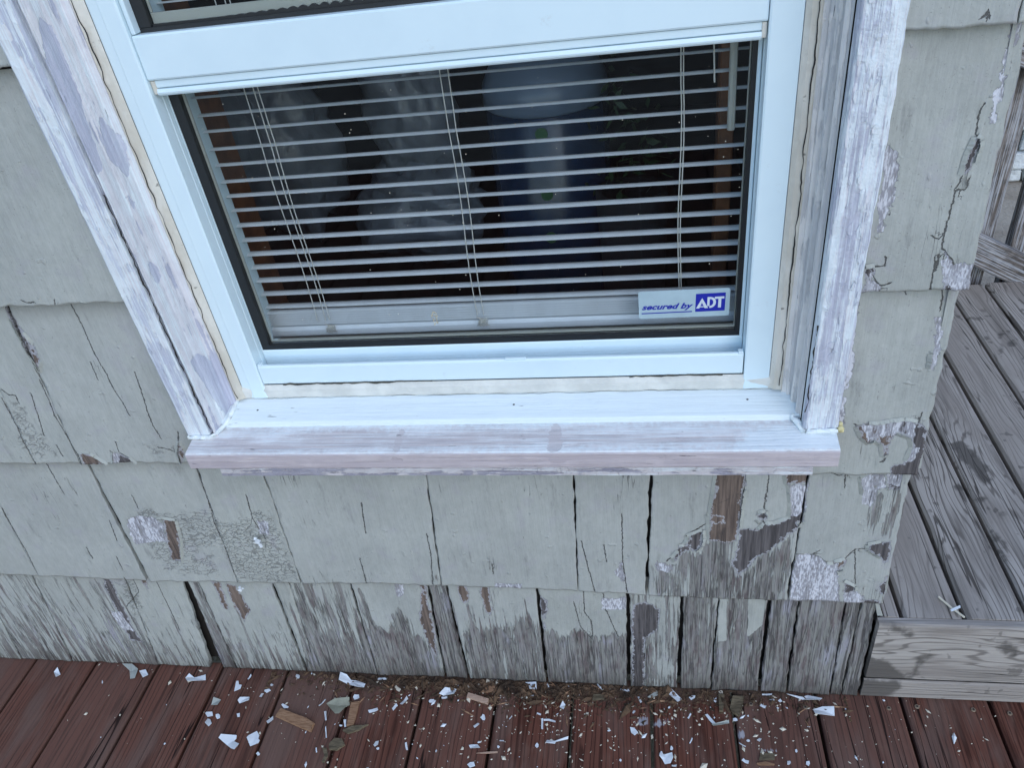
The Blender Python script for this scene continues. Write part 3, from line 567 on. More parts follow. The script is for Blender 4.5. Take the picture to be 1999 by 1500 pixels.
DIRTY = []
def shingle(c, z0L, z0R, z1, jl, jr, w0, w1, step=.003, ytop=.017, parent=house, side=False, warp=True):
    """c course seed; jl/jr: (x at z0, x at z1, gap at z0, gap at z1)"""
    zl = z1 + .02; n = None
    xm = (jl[0] + jr[0]) / 2; wid = jr[0] - jl[0]
    nu = max(3, int(wid / step)); nv = max(4, int((zl - min(z0L, z0R)) / step))
    U, Vv = np.meshgrid(np.linspace(0, 1, nu), np.linspace(0, 1, nv))
    z0 = z0L + (z0R - z0L) * U
    sd_ = int(RNG.integers(1, 9999))
    low = (fbm(np.stack([(jl[0] + wid * U[0]) * 60, np.zeros(nu)], 1), sd_, 3) - .5) * .006
    Z = z0 + low[None, :] * (1 - Vv) + (zl - z0) * Vv
    f = (Z - z0) / (z1 - z0)
    zz = Z[:, 0]
    jag = lambda s: (fbm(np.stack([zz * 55, np.zeros(nv)], 1), s, 4) - .5) * .0045
    XL = jl[0] + (jl[1] - jl[0]) * f[:, 0] + .5 * (jl[2] + (jl[3] - jl[2]) * f[:, 0]) + jag(sd_ + 11)
    XR = jr[0] + (jr[1] - jr[0]) * f[:, -1] - .5 * (jr[2] + (jr[3] - jr[2]) * f[:, -1]) + jag(sd_ + 23)
    X = XL[:, None] + (XR - XL)[:, None] * U
    pp = np.stack([X.ravel(), Z.ravel()], 1)
    tilt = RNG.uniform(-.0022, .0022)
    Y = ytop * f + (tilt * (U - .5) - .0016 * (np.abs(U - .5) * 2) ** 3 * RNG.uniform(0, 1) * warp) * (1 - np.clip(f, 0, 1))
    Y = Y + ((fbm(pp * [28, 9], sd_ + 3, 3) - .5) * .0022).reshape(X.shape) + ((fbm(pp * [190, 14], sd_ + 5, 3) - .5) * .0006).reshape(X.shape)
    V = np.stack([X.ravel(), Y.ravel(), Z.ravel()], 1)
    I = np.arange(len(V)).reshape(X.shape)
    F = np.stack([I[:-1, :-1], I[:-1, 1:], I[1:, 1:], I[1:, :-1]], -1).reshape(-1, 4)
    loop = np.concatenate([I[::-1, 0], I[0, 1:], I[1:, -1]])           # left edge down, bottom, right edge up
    B = V[loop].copy(); B[:, 1] += .0085 * (1 - .6 * np.clip((B[:, 2] - min(z0L, z0R)) / (z1 - z0L), 0, 1)); nb = len(V); J = nb + np.arange(len(loop))
    F2 = np.stack([loop[:-1], J[:-1], J[1:], loop[1:]], 1)
    V = np.vstack([V, B]); F = np.vstack([F, F2])
    me = bpy.data.meshes.new('shingle'); me.vertices.add(len(V)); me.loops.add(F.size); me.polygons.add(len(F))
    A = np.zeros((len(V), 4)); A[:, :3] = -.025; Bm = np.zeros((len(V), 4)); Q = V[:, [0, 2]]
    ff = np.clip((V[:, 2] - min(z0L, z0R)) / (z1 - min(z0L, z0R)), 0, 1)
    base = w0 + (w1 - w0) * ff
    if not side:
        for k, L in enumerate((grey_p, brown_p, prim_p)):
            for p in L: A[:, k] = np.maximum(A[:, k], sdf(Q, p))
        A[:, 3] = .12
        for lev, p in alli_p: A[:, 3] = np.maximum(A[:, 3], lev * np.clip(.5 + sdf(Q, p) / .05, 0, 1))
        for lev, p in wear_p:
            w = np.clip(.5 + sdf(Q, p) / (.03 if lev > .3 else .006), 0, 1); base = base * (1 - w) + lev * w
        Bm[:, 0], Bm[:, 1] = crackfield(Q, cracks)
    else: A[:, 3] = .2; Bm[:, 0] = .02
    Bm[:, 2] = base
    Bm[:, 3] = np.clip(1 - (V[:, 2]) / .07, 0, 1) * (.75 if c == 5 else 0) + .55 * np.clip((V[:, 2] - z1 + .022) / .022, 0, 1)  # foot dirt on the bottom course, plus darkening towards each course's top
    if side: V = np.stack([.372 + .0 - V[:, 1] * 1., V[:, 0], V[:, 2]], 1)
    me.vertices.foreach_set('co', V.astype(np.float32).ravel()); me.loops.foreach_set('vertex_index', F.astype(np.int32).ravel())
    me.polygons.foreach_set('loop_start', np.arange(0, F.size, 4, dtype=np.int32)); me.polygons.foreach_set('loop_total', np.full(len(F), 4, dtype=np.int32))
    sm = np.zeros(len(F), bool); sm[:len(F) - len(F2)] = True; me.polygons.foreach_set('use_smooth', sm)
    me.update(calc_edges=True); me.validate(); me.materials.append(M['shingle'])
    setcol(me, 'wear_a', A); setcol(me, 'wear_b', Bm)
    return link(bpy.data.objects.new('shingle', me), parent)

def joint(pt, pb, g0, g1, z0, z1):
    a, b = wall(*pt), wall(*pb); s = (a[0] - b[0]) / (a[2] - b[2]); s = max(-.12, min(.12, s))
    return (b[0] + s * (z0 - b[2]), b[0] + s * (z1 - b[2]), g0, g1)
def vert(x, g=.002): return (x, x, g, g)
def run(c, zf, z1, joints, wears, x0=None):
    for k, (a, b) in enumerate(zip(joints[:-1], joints[1:])):
        w = wears(k) if callable(wears) else wears
        xl, xr = a[0], b[0]
        st = .003 if (xr > -1.45) else .02
        shingle(c, zf(xl), zf(xr), z1, a, b, w[0], w[1], st)
zf5 = lambda x: .0035
z5, z4, z3, z2, z1_, z0_ = .0, .272, .553, .847, 1.142, 1.43
c5 = [(0, 1126, 49, 1287, 2, 2), (49, 1122, 147, 1290, 2, 2), (245, 1126, 312, 1295, 1.2, 1), (354, 1140, 434, 1315, 21, 8), (378, 1140, 466, 1304, 2, 1), (522, 1140, 602, 1311, 4.5, 3.5), (557, 1140, 620, 1311, 1.2, 1),
      (676, 1139, 741, 1318, 3.5, 3), (830, 1143, 872, 1322, 4, 3.5), (865, 1143, 918, 1327, 4, 2.5), (1045.6, 1153.5, 1070, 1337, 4, 4), (1226, 1159, 1227.5, 1342, 5, 5), (1332.5, 1167.5, 1324.5, 1346, 6, 4.5),
      (1405, 1171, 1386, 1350, 2.5, 1), (1505, 1174, 1480, 1353, 5, 4.5), (1562.5, 1178, 1533, 1353, 3.5, 2.5), (1657, 1178, 1617, 1358, 2.2, 1.6), (1687, 1181, 1639.5, 1358, 2.5, 2)]
J5 = [vert(x) for x in (-2.3, -2.12, -2.0, -1.83, -1.66, -1.5)] + [joint((a, b), (c, d), g0 / 750, g1 / 750, .0, z4) for a, b, c, d, g0, g1 in c5] + [vert(.361, 0)]
W5 = {5: (.52, .30), 6: (.55, .40), 7: (.53, .36), 8: (.50, .22), 9: (.7, .42), 10: (.52, .16), 11: (.58, .25), 12: (.66, .42), 13: (.52, .27), 14: (.8, .6), 15: (.56, .27), 16: (.5, .26), 17: (.50, .42), 18: (.78, .56), 19: (.76, .54), 20: (.92, .80), 21: (.85, .66), 22: (.9, .85), 23: (.95, .9)}
run(5, zf5, z4, J5, lambda k: W5.get(k, (.6, .3)))
c4 = [(0, 1000, 77, 1118, 1, 1), (158, 908, 291, 1129, 9, 4), (371, 909, 467, 1136, 1.2, 1.2), (508, 934, 592, 1138, 1.5, 1.2), (828, 930, 863.5, 1139.5, 2, 1.6), (1119, 930, 1128, 1150, 2, 2), (1271, 930, 1262.5, 1164, 5, 4), (1582, 932, 1534.5, 1176, 4.5, 2)]
zf4 = lambda x: float(np.interp(x, [-1.3, -.911, -.617, -.352, -.115, 0, .4], [.287, .274, .278, .282, .276, .266, .262]))
J4 = [vert(x) for x in (-2.3, -2.1, -1.9, -1.72, -1.5, -1.36)] + [joint((a, b), (c, d), g0 / 1000, g1 / 1000, z4, z3) for a, b, c, d, g0, g1 in c4] + [vert(.363, 0)]
run(4, zf4, z3, J4, lambda k: (.18, .1))
zf3 = lambda x: .568 if x < -.5 else .541
J3 = [vert(x) for x in (-2.3, -2.13, -1.98, -1.8, -1.62, -1.45, -1.3)] + [joint((0, 770), (75, 906), .0022, .0015, z3, z2), joint((0, 605), (150, 881), .0015, .003, z3, z2), vert(-.655)]
run(3, zf3, z2, J3, (.1, .05))
run(3, zf3, z2, [vert(.225), vert(.365, 0)], (.1, .06))
zf2 = lambda x: .862 if x < -.5 else .831
run(2, zf2, z1_, [vert(x) for x in (-2.3, -2.1, -1.95, -1.7, -1.55, -1.4, -1.08, -.655)], (.08, .05))
run(2, zf2, z1_, [vert(.225), vert(.366, 0)], (.12, .06))
zf1 = lambda x: 1.166 if x < -.5 else 1.117
run(1, zf1, z0_, [vert(x) for x in (-2.3, -2.08, -1.9, -1.74, -1.5, -1.27, -.92, -.655)], (.08, .05))
run(1, zf1, z0_, [vert(.225), vert(.349), vert(.366, 0)], (.1, .05))
for c, zb in ((0, 1.43), (-1, 1.72)):
    run(c, lambda x: zb + (.02 if x < -.5 else -.03), zb + .29, [vert(x) for x in (-2.3, -2.0, -1.8, -1.6, -1.42, -1.2, -.95, -.655)], (.06, .05))
    run(c, lambda x: zb + (.02 if x < -.5 else -.03), zb + .29, [vert(.225), vert(.366, 0)], (.06, .05))
run(-2, lambda x: 2.0, 2.3, [vert(x) for x in (-2.3, -2.0, -1.8, -1.6, -1.42, -1.2, -.95, -.7, -.5, -.3, -.1, .12, .25, .366)], (.06, .05))
# side of the house round the corner, same shingles
for k, zb in enumerate((.216, .272, .541, .831, 1.117, 1.40, 1.69, 1.98)):
    zt = (.272, .541, .831, 1.117, 1.40, 1.69, 1.98, 2.3)[k]
    xs = np.cumsum([.0] + list(RNG.uniform(.12, .24, 16)))
    for a, b in zip(xs[:-1], xs[1:]):
        if a < 2.4: shingle(9, zb, zb, zt, vert(a + .012), vert(b + .012), .2, .1, .02, side=True)
# sheathing with the window opening, eaves board
sb = bmesh.new()
for q in ((-2.3, -.655, .026, .06, .0, 2.3), (.225, .340, .026, .06, .0, 2.3), (-.655, .225, .026, .06, .0, .60), (-.655, .225, .026, .06, 1.74, 2.3), (.330, .338, .062, 2.4, .0, 2.3)): box_bm(*q, bm=sb)
bmobj('sheathing', sb, M['dark'], house)

# ------------------------------------------------------------------ window
win = empty('window', (-.215, .04, .66)); tag(win, 'white vinyl sash window set in scraped and half-primed timber casing', 'window', kind='thing')
def sweep(name, prof, z0, z1, axis, mat, step=.004, amp=.0008, bareP=(), filmP=(), whiteP=(), local=.2, seed=1, par=None, ends=True, coordf=None):
    """profile swept along z (prof in x,y) or x (prof in y,z) with real unevenness and wear maps"""
    P = [np.array(p, float) for p in prof]; pts = [P[0]]
    for a, b in zip(P[:-1], P[1:]):
        n = max(1, int(np.hypot(*(b - a)) / step))
        for i in range(1, n + 1): pts.append(a + (b - a) * i / n)
    pts = np.array(pts); L = np.arange(z0, z1 + step * .5, step * 1.3); L[-1] = z1
    m = len(pts); s = np.concatenate([[0], np.cumsum(np.hypot(*np.diff(pts, axis=0).T))])
    tn = np.gradient(pts, axis=0); nr = np.stack([tn[:, 1], -tn[:, 0]], 1); nr /= np.linalg.norm(nr, axis=1)[:, None] + 1e-9
    SS, LL = np.meshgrid(s, L); q = np.stack([SS.ravel() * 160, LL.ravel() * 45], 1)
    d = ((fbm(q, seed, 4) - .5) * 2 * amp).reshape(SS.shape); d[:, 0] = d[:, -1] = 0
    a = pts[None, :, 0] + nr[None, :, 0] * d; b = pts[None, :, 1] + nr[None, :, 1] * d
    V = np.stack([a, b, LL], -1) if axis == 'z' else np.stack([LL, a, b], -1)
    V = V.reshape(-1, 3); I = np.arange(len(V)).reshape(SS.shape)
    F = np.stack([I[:-1, :-1], I[:-1, 1:], I[1:, 1:], I[1:, :-1]], -1).reshape(-1, 4).tolist()
    if ends: F += [list(I[0, ::-1]), list(I[-1])]
    bm = bmesh.new(); vs = [bm.verts.new(v) for v in V]
    for f in F: bm.faces.new([vs[i] for i in f])
    bmesh.ops.recalc_face_normals(bm, faces=bm.faces)
    me = bpy.data.meshes.new(name); bm.to_mesh(me); bm.free(); me.materials.append(mat)
    A = np.zeros((len(V), 4)); A[:, :3] = -.025; A[:, 3] = local
    Q = coordf(V) if coordf else V[:, [0, 2]]
    for k, LL2 in enumerate((bareP, filmP, whiteP)):
        for p in LL2: A[:, k] = np.maximum(A[:, k], sdf(Q, p))
    setcol(me, 'wear_a', A); return link(bpy.data.objects.new(name, me), par or win)
YZ = lambda V: V[:, [1, 2]]
def PX(view, pts, x): return [tuple(on(u, v, 0, x)[[1, 2]]) for u, v in pix(view, pts)]
ZC0, ZC1 = .642, 1.76
fl = [P2('A', p, -.02) for p in ([(20, 100), (130, 330), (330, 660), (240, 630), (180, 560), (70, 330), (0, 200)], )]
cl = sweep('casing_face', [(-.673, .022), (-.675, .0), (-.6745, -.019), (-.672, -.0205), (-.640, -.0205), (-.6385, -.0195), (-.6375, -.010), (-.6365, -.010), (-.636, -.006)], ZC0, ZC1, 'z', M['casing'], filmP=fl, seed=21, local=.15)
bl = [PX('A', p, -.626) for p in ([(215, 75), (290, 150), (380, 370), (440, 520), (520, 760), (580, 930), (560, 990), (490, 880), (400, 640), (320, 480), (285, 390), (225, 160)], [(540, 640), (640, 770), (700, 930), (700, 990), (600, 880), (545, 720)], [(690, 1075), (740, 1130), (760, 1200), (715, 1130)])]
bl += [PX('R4', p, -.622) for p in ([(840, 20), (880, 40), (915, 120), (900, 160), (860, 90)], [(1210, 600), (1290, 690), (1300, 800), (1270, 890), (1220, 820), (1080, 590), (1110, 540)])]
fi = [PX('A', p, -.630) for p in ([(60, 0), (190, 60), (300, 400), (250, 430), (120, 200)], [(300, 100), (380, 250), (520, 560), (460, 520), (340, 300)])]
jl_ = sweep('casing_return', [(-.6335, -.004), (-.6335, -.0155), (-.632, -.018), (-.6295, -.0185), (-.6275, -.010), (-.6265, .004), (-.6255, .006), (-.624, .010), (-.6225, .022), (-.6215, .030), (-.612, .0335), (-.6115, .045)], ZC0 - .006, ZC1, 'z', M['return'], bareP=bl, filmP=fi, seed=22, local=.25, coordf=YZ, ends=False, amp=.0010)
wr_ = [P2('R6', [(870, 100), (1000, 50), (1080, 0), (1060, 300), (960, 960), (780, 960), (800, 700)], -.02)]
cr_ = sweep('casing_face', [(.203, -.006), (.2035, -.018), (.206, -.0205), (.243, -.0205), (.2465, -.018), (.2465, .022)], ZC0, ZC1, 'z', M['casing_white'], seed=23, local=.22, whiteP=[], amp=.0019)
jr_ = sweep('casing_return', [(.202, -.004), (.2015, .002), (.1985, .003), (.1965, .006), (.1975, .010), (.2000, .0115), (.2000, .019), (.1940, .0205), (.1925, .0235), (.1945, .027), (.1945, .031), (.189, .0325), (.188, .0355), (.1825, .036), (.182, .046)], ZC0 - .004, ZC1, 'z', M['jamb'], seed=24, local=.35, ends=False, coordf=YZ)
# head casing above the frame's top edge of the picture
o = box('head_casing', -.69, .262, -.022, .03, 1.762, 1.85, M['casing_white'], win)
def flakes(name, n, x0, x1, za, zb_, yf, mat, seed):
    g = np.random.default_rng(seed); V, F = [], []
    for i in range(n):
        cx, cz = g.uniform(x0, x1), g.uniform(za, zb_); L, w = g.uniform(.004, .022), g.uniform(.002, .007); m = int(g.integers(5, 8)); hinge = g.uniform(0, 6.28); lift = g.uniform(.0004, .0019); k = len(V)
        for s_ in (0, 1):
            for q in range(m):
                a = 2 * math.pi * q / m + .3; px_, pz_ = w * math.cos(a) * (.7 + .5 * ((q * 7 + i) % 3) / 2), L * .5 * math.sin(a) * (.7 + .5 * ((q * 5 + i) % 4) / 3)
                h = max(0., (px_ * math.cos(hinge) / w + pz_ * math.sin(hinge) / L)) * lift
                V.append((min(max(cx + px_, x0), x1), yf + .0006 - h - .0005 * s_, cz + pz_))
        F += [tuple(range(k, k + m)), tuple(range(k + m, k + 2 * m))[::-1]] + [(k + q, k + (q + 1) % m, k + m + (q + 1) % m, k + m + q) for q in range(m)]
    o = obj(name, V, F, mat, win); A = np.zeros((len(V), 4)); A[:, :3] = -.025; setcol(o.data, 'wear_a', A); o['kind'] = 'stuff'
flakes('old_paint_flakes', 70, .2075, .2445, .65, 1.25, -.0208, M['casing_white'], 5)
flakes('old_paint_flakes', 40, -.673, -.642, .65, 1.25, -.0208, M['casing'], 6)
# sill: white painted upper board, scraped front board with horns, nose face, apron
prof = [(-.0485, .6305), (.0005, .6405), (.0015, .6405)]
knot = []
sillb = sweep('sill_front', [(-.0505, .6045), (-.0505, .6295), (-.0490, .6315), (-.0005, .6395), (.001, .6395)], -.668, .2445, 'x', M['sill'], seed=31, local=-1., amp=.0004, step=.004, bareP=[[(cx + rx * math.cos(w), cz + .0042 * math.sin(w)) for w in np.linspace(0, 6, 9)] for cx, rx, cz in ((-.345, .006, .6345), (-.122, .011, .6350))], whiteP=[[(-.66, .6293), (.25, .6293), (.25, .6322), (-.2, .6318), (-.66, .631)], [(-.64, .6385), (.22, .6385), (.22, .641), (-.64, .641)], [(.10, .630), (.25, .630), (.25, .641), (.14, .638)]])
nosep = sweep('sill_nose', [(-.036, .6010), (-.050, .6020), (-.0518, .6045), (-.0518, .6280), (-.0510, .6295)], -.668, .2445, 'x', M['nose'], bareP=[[(cx + rx * math.cos(w), .617 + .006 * math.sin(w)) for w in np.linspace(0, 6, 9)] for cx, rx in ((-.345, .008), (-.118, .014))], seed=32, local=-1., amp=.0003, ends=False)
sillt = sweep('sill_top', [(.0005, .6375), (.0005, .6465), (.002, .6482), (.0455, .6625), (.0475, .6630)], -.630, .202, 'x', M['sillwhite'], seed=33, local=-1., amp=.00025)
apr = sweep('apron', [(.012, .5685), (-.028, .5670), (-.0305, .5690), (-.0295, .578), (-.0275, .5845), (-.0295, .5885), (-.0300, .6005), (.0, .602)], -.640, .2205, 'x', M['apron'], seed=34, local=.5, amp=.0011)
for u, v in ((503, 801), (1003, 790), (1459, 780)):
    d = ray(u, v); s = (.6625 - .6482) / (.0455 - .002); k = (.6482 - CAM[2] + (CAM[1] - .002) * s) / (d[2] - d[1] * s); p = CAM + d * k
    b = bmesh.new(); bmesh.ops.create_uvsphere(b, u_segments=8, v_segments=5, radius=.0017)
    for q in b.verts: q.co = Vector((p[0] + q.co.x, p[1] + q.co.y, p[2] + q.co.z * .35))
    bmobj('nail_head', b, M['nail'], win)
# primer beads where casing meets sill
def bead(name, pts, r, mat, seed):
    V, F = tube(pts, r, 7); V = np.array([tuple(v) for v in V]); n = (fbm(V[:, [0, 2]] * 260 + V[:, [1, 1]] * 190, seed, 3) - .5)[:, None] * r * 2.4
    V = V + n * np.array([[1, -1, 1]]); return obj(name, V, F, mat, win, True)
M['beadwhite'] = plain('white_primer_bead', (.76, .82, .83), .55, .0008, 260., .05)
def line(a, b, n=30): return [tuple(np.array(a) + (np.array(b) - np.array(a)) * i / n) for i in range(n + 1)]
bead('primer_bead', line((-.674, -.021, .6385), (-.640, -.022, .6385), 14) + line((-.632, -.018, .640), (-.618, .002, .648), 10) + line((-.616, .006, .651), (-.612, .044, .664), 14), .0034, M['beadwhite'], 3)
bead('primer_bead', line((.246, -.021, .6385), (.205, -.022, .6385), 14) + line((.200, -.012, .641), (.192, .002, .647), 10), .0034, M['beadwhite'], 4)
# yellow foam blobs at the sill ends and below the left horn
M['foam'] = plain('yellow_filler_foam', (.62, .55, .30), .8, .001, 200., .2)
for x, y, z, r in ((.2495, -.018, .640, .0050), (.2515, -.015, .634, .004), (.2495, -.016, .646, .0032)):
    b = bmesh.new(); bmesh.ops.create_icosphere(b, subdivisions=2, radius=r)
    for q in b.verts: q.co = Vector((x, y, z)) + q.co * random.uniform(.75, 1.2)
    bmobj('filler_blob', b, M['foam'], win, True)
for x, z in ((-.652, .598), (-.641, .589)):
    b = bmesh.new(); bmesh.ops.create_icosphere(b, subdivisions=1, radius=.0032)
    for q in b.verts: q.co = Vector((x, -.031, z)) + q.co * random.uniform(.6, 1.2)
    bmobj('filler_blob', b, M['beadwhite'], win, True)
# caulk strips
sweep('caulk_strip', [(-.6135, .036), (-.611, .0342), (-.603, .0362), (-.5985, .0405)], .664, ZC1, 'z', M['caulk'], seed=41, amp=.0007, ends=False)
sweep('caulk_strip', [(.1835, .0365), (.181, .0345), (.172, .0362), (.1665, .0405)], .664, ZC1, 'z', M['caulk'], seed=42, amp=.0007, ends=False)
sweep('caulk_strip', [(.0432, .6610), (.0405, .6640), (.0395, .6780), (.0420, .6865)], -.612, .182, 'x', M['caulkpale'], seed=43, amp=.0006, ends=False)
# flat dark strips painting the shade inside open seams, and dirt lines along the caulk
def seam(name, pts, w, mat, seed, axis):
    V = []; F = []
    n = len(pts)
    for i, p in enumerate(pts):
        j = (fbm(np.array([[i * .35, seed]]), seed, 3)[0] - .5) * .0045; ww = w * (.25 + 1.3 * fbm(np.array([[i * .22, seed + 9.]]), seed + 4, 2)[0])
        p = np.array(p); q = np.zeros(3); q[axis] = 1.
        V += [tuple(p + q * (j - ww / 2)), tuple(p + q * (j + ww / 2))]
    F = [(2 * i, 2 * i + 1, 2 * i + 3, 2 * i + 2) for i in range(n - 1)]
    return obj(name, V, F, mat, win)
seam('dark_crack_strip', line((-.6085, .0338, .668), (-.6085, .0338, ZC1), 240), .0015, M['nail'], 5, 0)
seam('dark_crack_strip', line((.1785, .0336, .672), (.1785, .0336, ZC1), 240), .0014, M['nail'], 6, 0)
seam('dark_crack_strip', line((-.605, .0395, .6632), (.176, .0395, .6632), 160), .0007, M['mould'], 7, 2)
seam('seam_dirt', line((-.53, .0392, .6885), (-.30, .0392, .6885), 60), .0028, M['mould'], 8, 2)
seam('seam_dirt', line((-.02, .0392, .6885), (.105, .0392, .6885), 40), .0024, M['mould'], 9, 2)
seam('dark_crack_strip', line((-.6338, -.0192, .652), (-.6338, -.0192, 1.02), 150), .0019, M['nail'], 15, 0)  # dark strip laid on the lip; the groove's shade painted as colour
seam('dark_crack_strip', line((.2042, -.0190, .668), (.2042, -.0190, .80), 40), .0022, M['nail'], 16, 0)
# vinyl frame: stiles, sill lip, head
YF = .040
sweep_v = lambda name, prof, z0, z1, ax: prism(name, prof, ax, z0, z1, M['vinyl'], win)
sweep_v('frame_stile', [(-.600, .0435), (-.598, .0412), (-.585, .0400), (-.584, .0392), (-.5645, .0392), (-.562, .0405), (-.562, .060), (-.5615, .0605), (-.5615, .066), (-.562, .0665), (-.562, .082), (-.5612, .083), (-.5612, .091), (-.561, .092), (-.561, .13), (-.60, .13)], .664, 1.758, 'z')
sweep_v('frame_stile', [(.1675, .0435), (.1655, .0405), (.1345, .0395), (.1325, .0405), (.1325, .060), (.132, .0605), (.132, .066), (.1325, .0665), (.1325, .082), (.1317, .083), (.1317, .091), (.1315, .092), (.1315, .13), (.17, .13)], .664, 1.758, 'z')
sweep_v('frame_sill', [(.0402, .6900), (.0398, .6930), (.0398, .7190), (.0415, .7222), (.0450, .7222), (.0462, .7165), (.0555, .7130), (.0565, .6960), (.098, .6800), (.13, .680), (.13, .664), (.060, .664), (.0475, .6868)], -.5605, .1305, 'x')
for xa in (-.5600, .1240):
    box('corner_clip', xa, xa + .006, .0402, .048, .7195, .7245, M['vinyl'], win, .0004)
box('frame_head', -.60, .1675, .040, .13, 1.735, 1.757, M['vinyl'], win)
# dented sill lip: the small buckle in the middle of the lip
box('lip_buckle', -.190, -.160, .0385, .0445, .7215, .7248, M['vinyl'], win, .0012)
# upper sash (outer): bottom rail with two lips, stiles, glass
us = empty('upper_sash'); us.parent = win; us.location = (0, 0, 0)
def sub(o): o.parent = us; o.location = -win.location; return o
sub(prism('meeting_rail', [(.0445, 1.1285), (.0432, 1.1305), (.0432, 1.1755), (.0455, 1.1775), (.066, 1.1775), (.066, 1.128)], 'x', -.5612, .1317, M['vinyl']))
sub(prism('rail_lip', [(.0470, 1.1200), (.0470, 1.1275), (.066, 1.1275), (.066, 1.119), (.0482, 1.119)], 'x', -.5560, .1265, M['vinyl']))
sub(prism('rail_lip', [(.0445, 1.1125), (.0440, 1.1145), (.0460, 1.1182), (.066, 1.1182), (.066, 1.1115), (.0462, 1.1105)], 'x', -.5560, .1265, M['vinyl']))
for a, b in ((-.5612, -.5560), (.1265, .1317)):
    sub(box('sash_stile', a, b, .0445, .066, 1.1785, 1.735, M['vinyl'], None)); sub(box('corner_block', a, b, .0455, .066, 1.112, 1.1275, M['caulk'], None))
gk = bmesh.new()
box_bm(-.5558, .1263, .056, .064, 1.1778, 1.1825, bm=gk); box_bm(-.5558, -.5410, .056, .064, 1.183, 1.735, bm=gk); box_bm(.1115, .1263, .056, .064, 1.183, 1.735, bm=gk)
sub(bmobj('gasket', gk, M['rubber']))
# scalloped sealant along the foot of the upper glass
V, F = [], []; xs = np.linspace(-.540, .111, 420)
for x in xs:
    h = 1.1862 + .0032 * abs(math.sin((x + .54) * math.pi / .0125)) * min(1, max(0, (x + .46) / .12)) - .0012
    V += [(x, .0585, 1.1822), (x, .0585, h), (x, .0615, h), (x, .0615, 1.1822)]
for i in range(len(xs) - 1):
    for k in range(4): F.append((i * 4 + k, i * 4 + (k + 1) % 4, i * 4 + 4 + (k + 1) % 4, i * 4 + 4 + k))
sub(obj('sealant', V, F, M['rubber']))
sub(box('spacer_bar', -.5405, .1110, .0625, .066, 1.1826, 1.1960, M['spacer'], None)); sub(box('spacer_bar', -.5405, -.5375, .0625, .066, 1.1962, 1.735, M['spacer'], None))
for a_, b_ in ((783, 812), (872, 960)): sub(box('sash_lock', wall(a_, 6, .075)[0], wall(b_, 6, .075)[0], .072, .082, 1.178, 1.215, M['blind'], None))
sub(box('pane', -.5555, .1260, .0600, .0608, 1.1830, 1.735, M['glass'], None, 0))
# lower sash (inner)
ls = empty('lower_sash'); ls.parent = win; ls.location = (0, 0, 0)
def sub2(o): o.parent = ls; o.location = -win.location; return o
sub2(prism('bottom_rail', [(.0690, .6960), (.0690, .7040), (.0702, .7046), (.0690, .7052), (.0690, .7100), (.0704, .7107), (.0690, .7114), (.0684, .7290), (.0700, .7312), (.10, .7312), (.10, .6960)], 'x', -.5612, .1317, M['vinyl']))
sub2(box('sash_stile', -.5612, -.5600, .0680, .098, .7315, 1.1185, M['vinyl'], None, .0003)); sub2(box('sash_stile', .1275, .1317, .0680, .098, .7315, 1.1185, M['vinyl'], None))
sub2(box('top_rail', -.5612, .1317, .0680, .098, 1.119, 1.150, M['vinyl'], None))
gk = bmesh.new()
box_bm(-.5598, .1273, .0695, .082, .7315, .7395, bm=gk); box_bm(-.5598, -.5475, .0695, .082, .7397, 1.1185, bm=gk); box_bm(.1220, .1273, .0695, .082, .7397, 1.1185, bm=gk)
sub2(bmobj('gasket', gk, M['rubber']))
sub2(box('spacer_bar', -.5473, .1218, .0785, .082, .7397, .7430, M['spacer'], None, 0)); sub2(box('spacer_bar', -.5473, -.5447, .0785, .082, .7432, 1.1185, M['spacer'], None, 0)); sub2(box('spacer_bar', .1204, .1218, .0785, .082, .7432, 1.1185, M['spacer'], None, 0))
sub2(box('pane', -.5590, .1270, .0750, .0758, .7397, 1.1185, M['glass'], None, 0))
# interior jambs and stool
box('interior_jamb', -.615, -.5995, .131, .26, .664, 1.758, M['roomwood'], win); box('interior_jamb', .1485, .165, .131, .26, .664, 1.758, M['vinyl'], win)
box('interior_stool', -.5985, .1480, .131, .27, .675, .694, M['caulk'], win)

# ------------------------------------------------------------------ sticker on the lower glass
stk = empty('security_sticker', tuple(wall(1336, 592, .0735))); tag(stk, 'pale sticker with blue lettering in the lower right of the glass', 'sticker')
def wpt(u, v, y): return wall(u, v, y)
cs = [np.array(wall(u, v, .0742)) for u, v in ((1247, 623), (1424, 615.6), (1427, 562), (1244.8, 570))]
def bil(a, b, y): p = (cs[0] * (1 - a) + cs[1] * a) * (1 - b) + (cs[3] * (1 - a) + cs[2] * a) * b; return (p[0], y, p[2])
V = []
for ca, cb, w0 in ((.965, .07, -90), (.965, .93, 0), (.035, .93, 90), (.035, .07, 180)):
    for k in range(5):
        w = rad(w0 + 90 * k / 4); V.append(bil(ca + .03 * math.cos(w) * 1., cb + .07 * math.sin(w), .0742))
V2 = [(x, .0748, z) for x, y, z in V]; n = len(V)
obj('film', V + V2, [tuple(range(n)), tuple(range(n, 2 * n))[::-1]] + [(i, n + i, n + (i + 1) % n, (i + 1) % n) for i in range(n)], M['film'], stk)
def flat(name, polys, mat, y):      # polygons in sticker units (0..1)
    V, F = [], []
    for p in polys: F.append(tuple(range(len(V), len(V) + len(p)))); V += [bil(a, b, y) for a, b in p]
    return obj(name, V, F, mat, stk)
def z7(a, b):                       # point of the enlarged sticker view -> sticker units
    p = wall(1200 + a / 7.14, 540 + b / 7.14, .0742); m = np.array([cs[1] - cs[0], cs[3] - cs[0]])[:, [0, 2]].T
    return tuple(np.linalg.solve(m, (p - cs[0])[[0, 2]]))
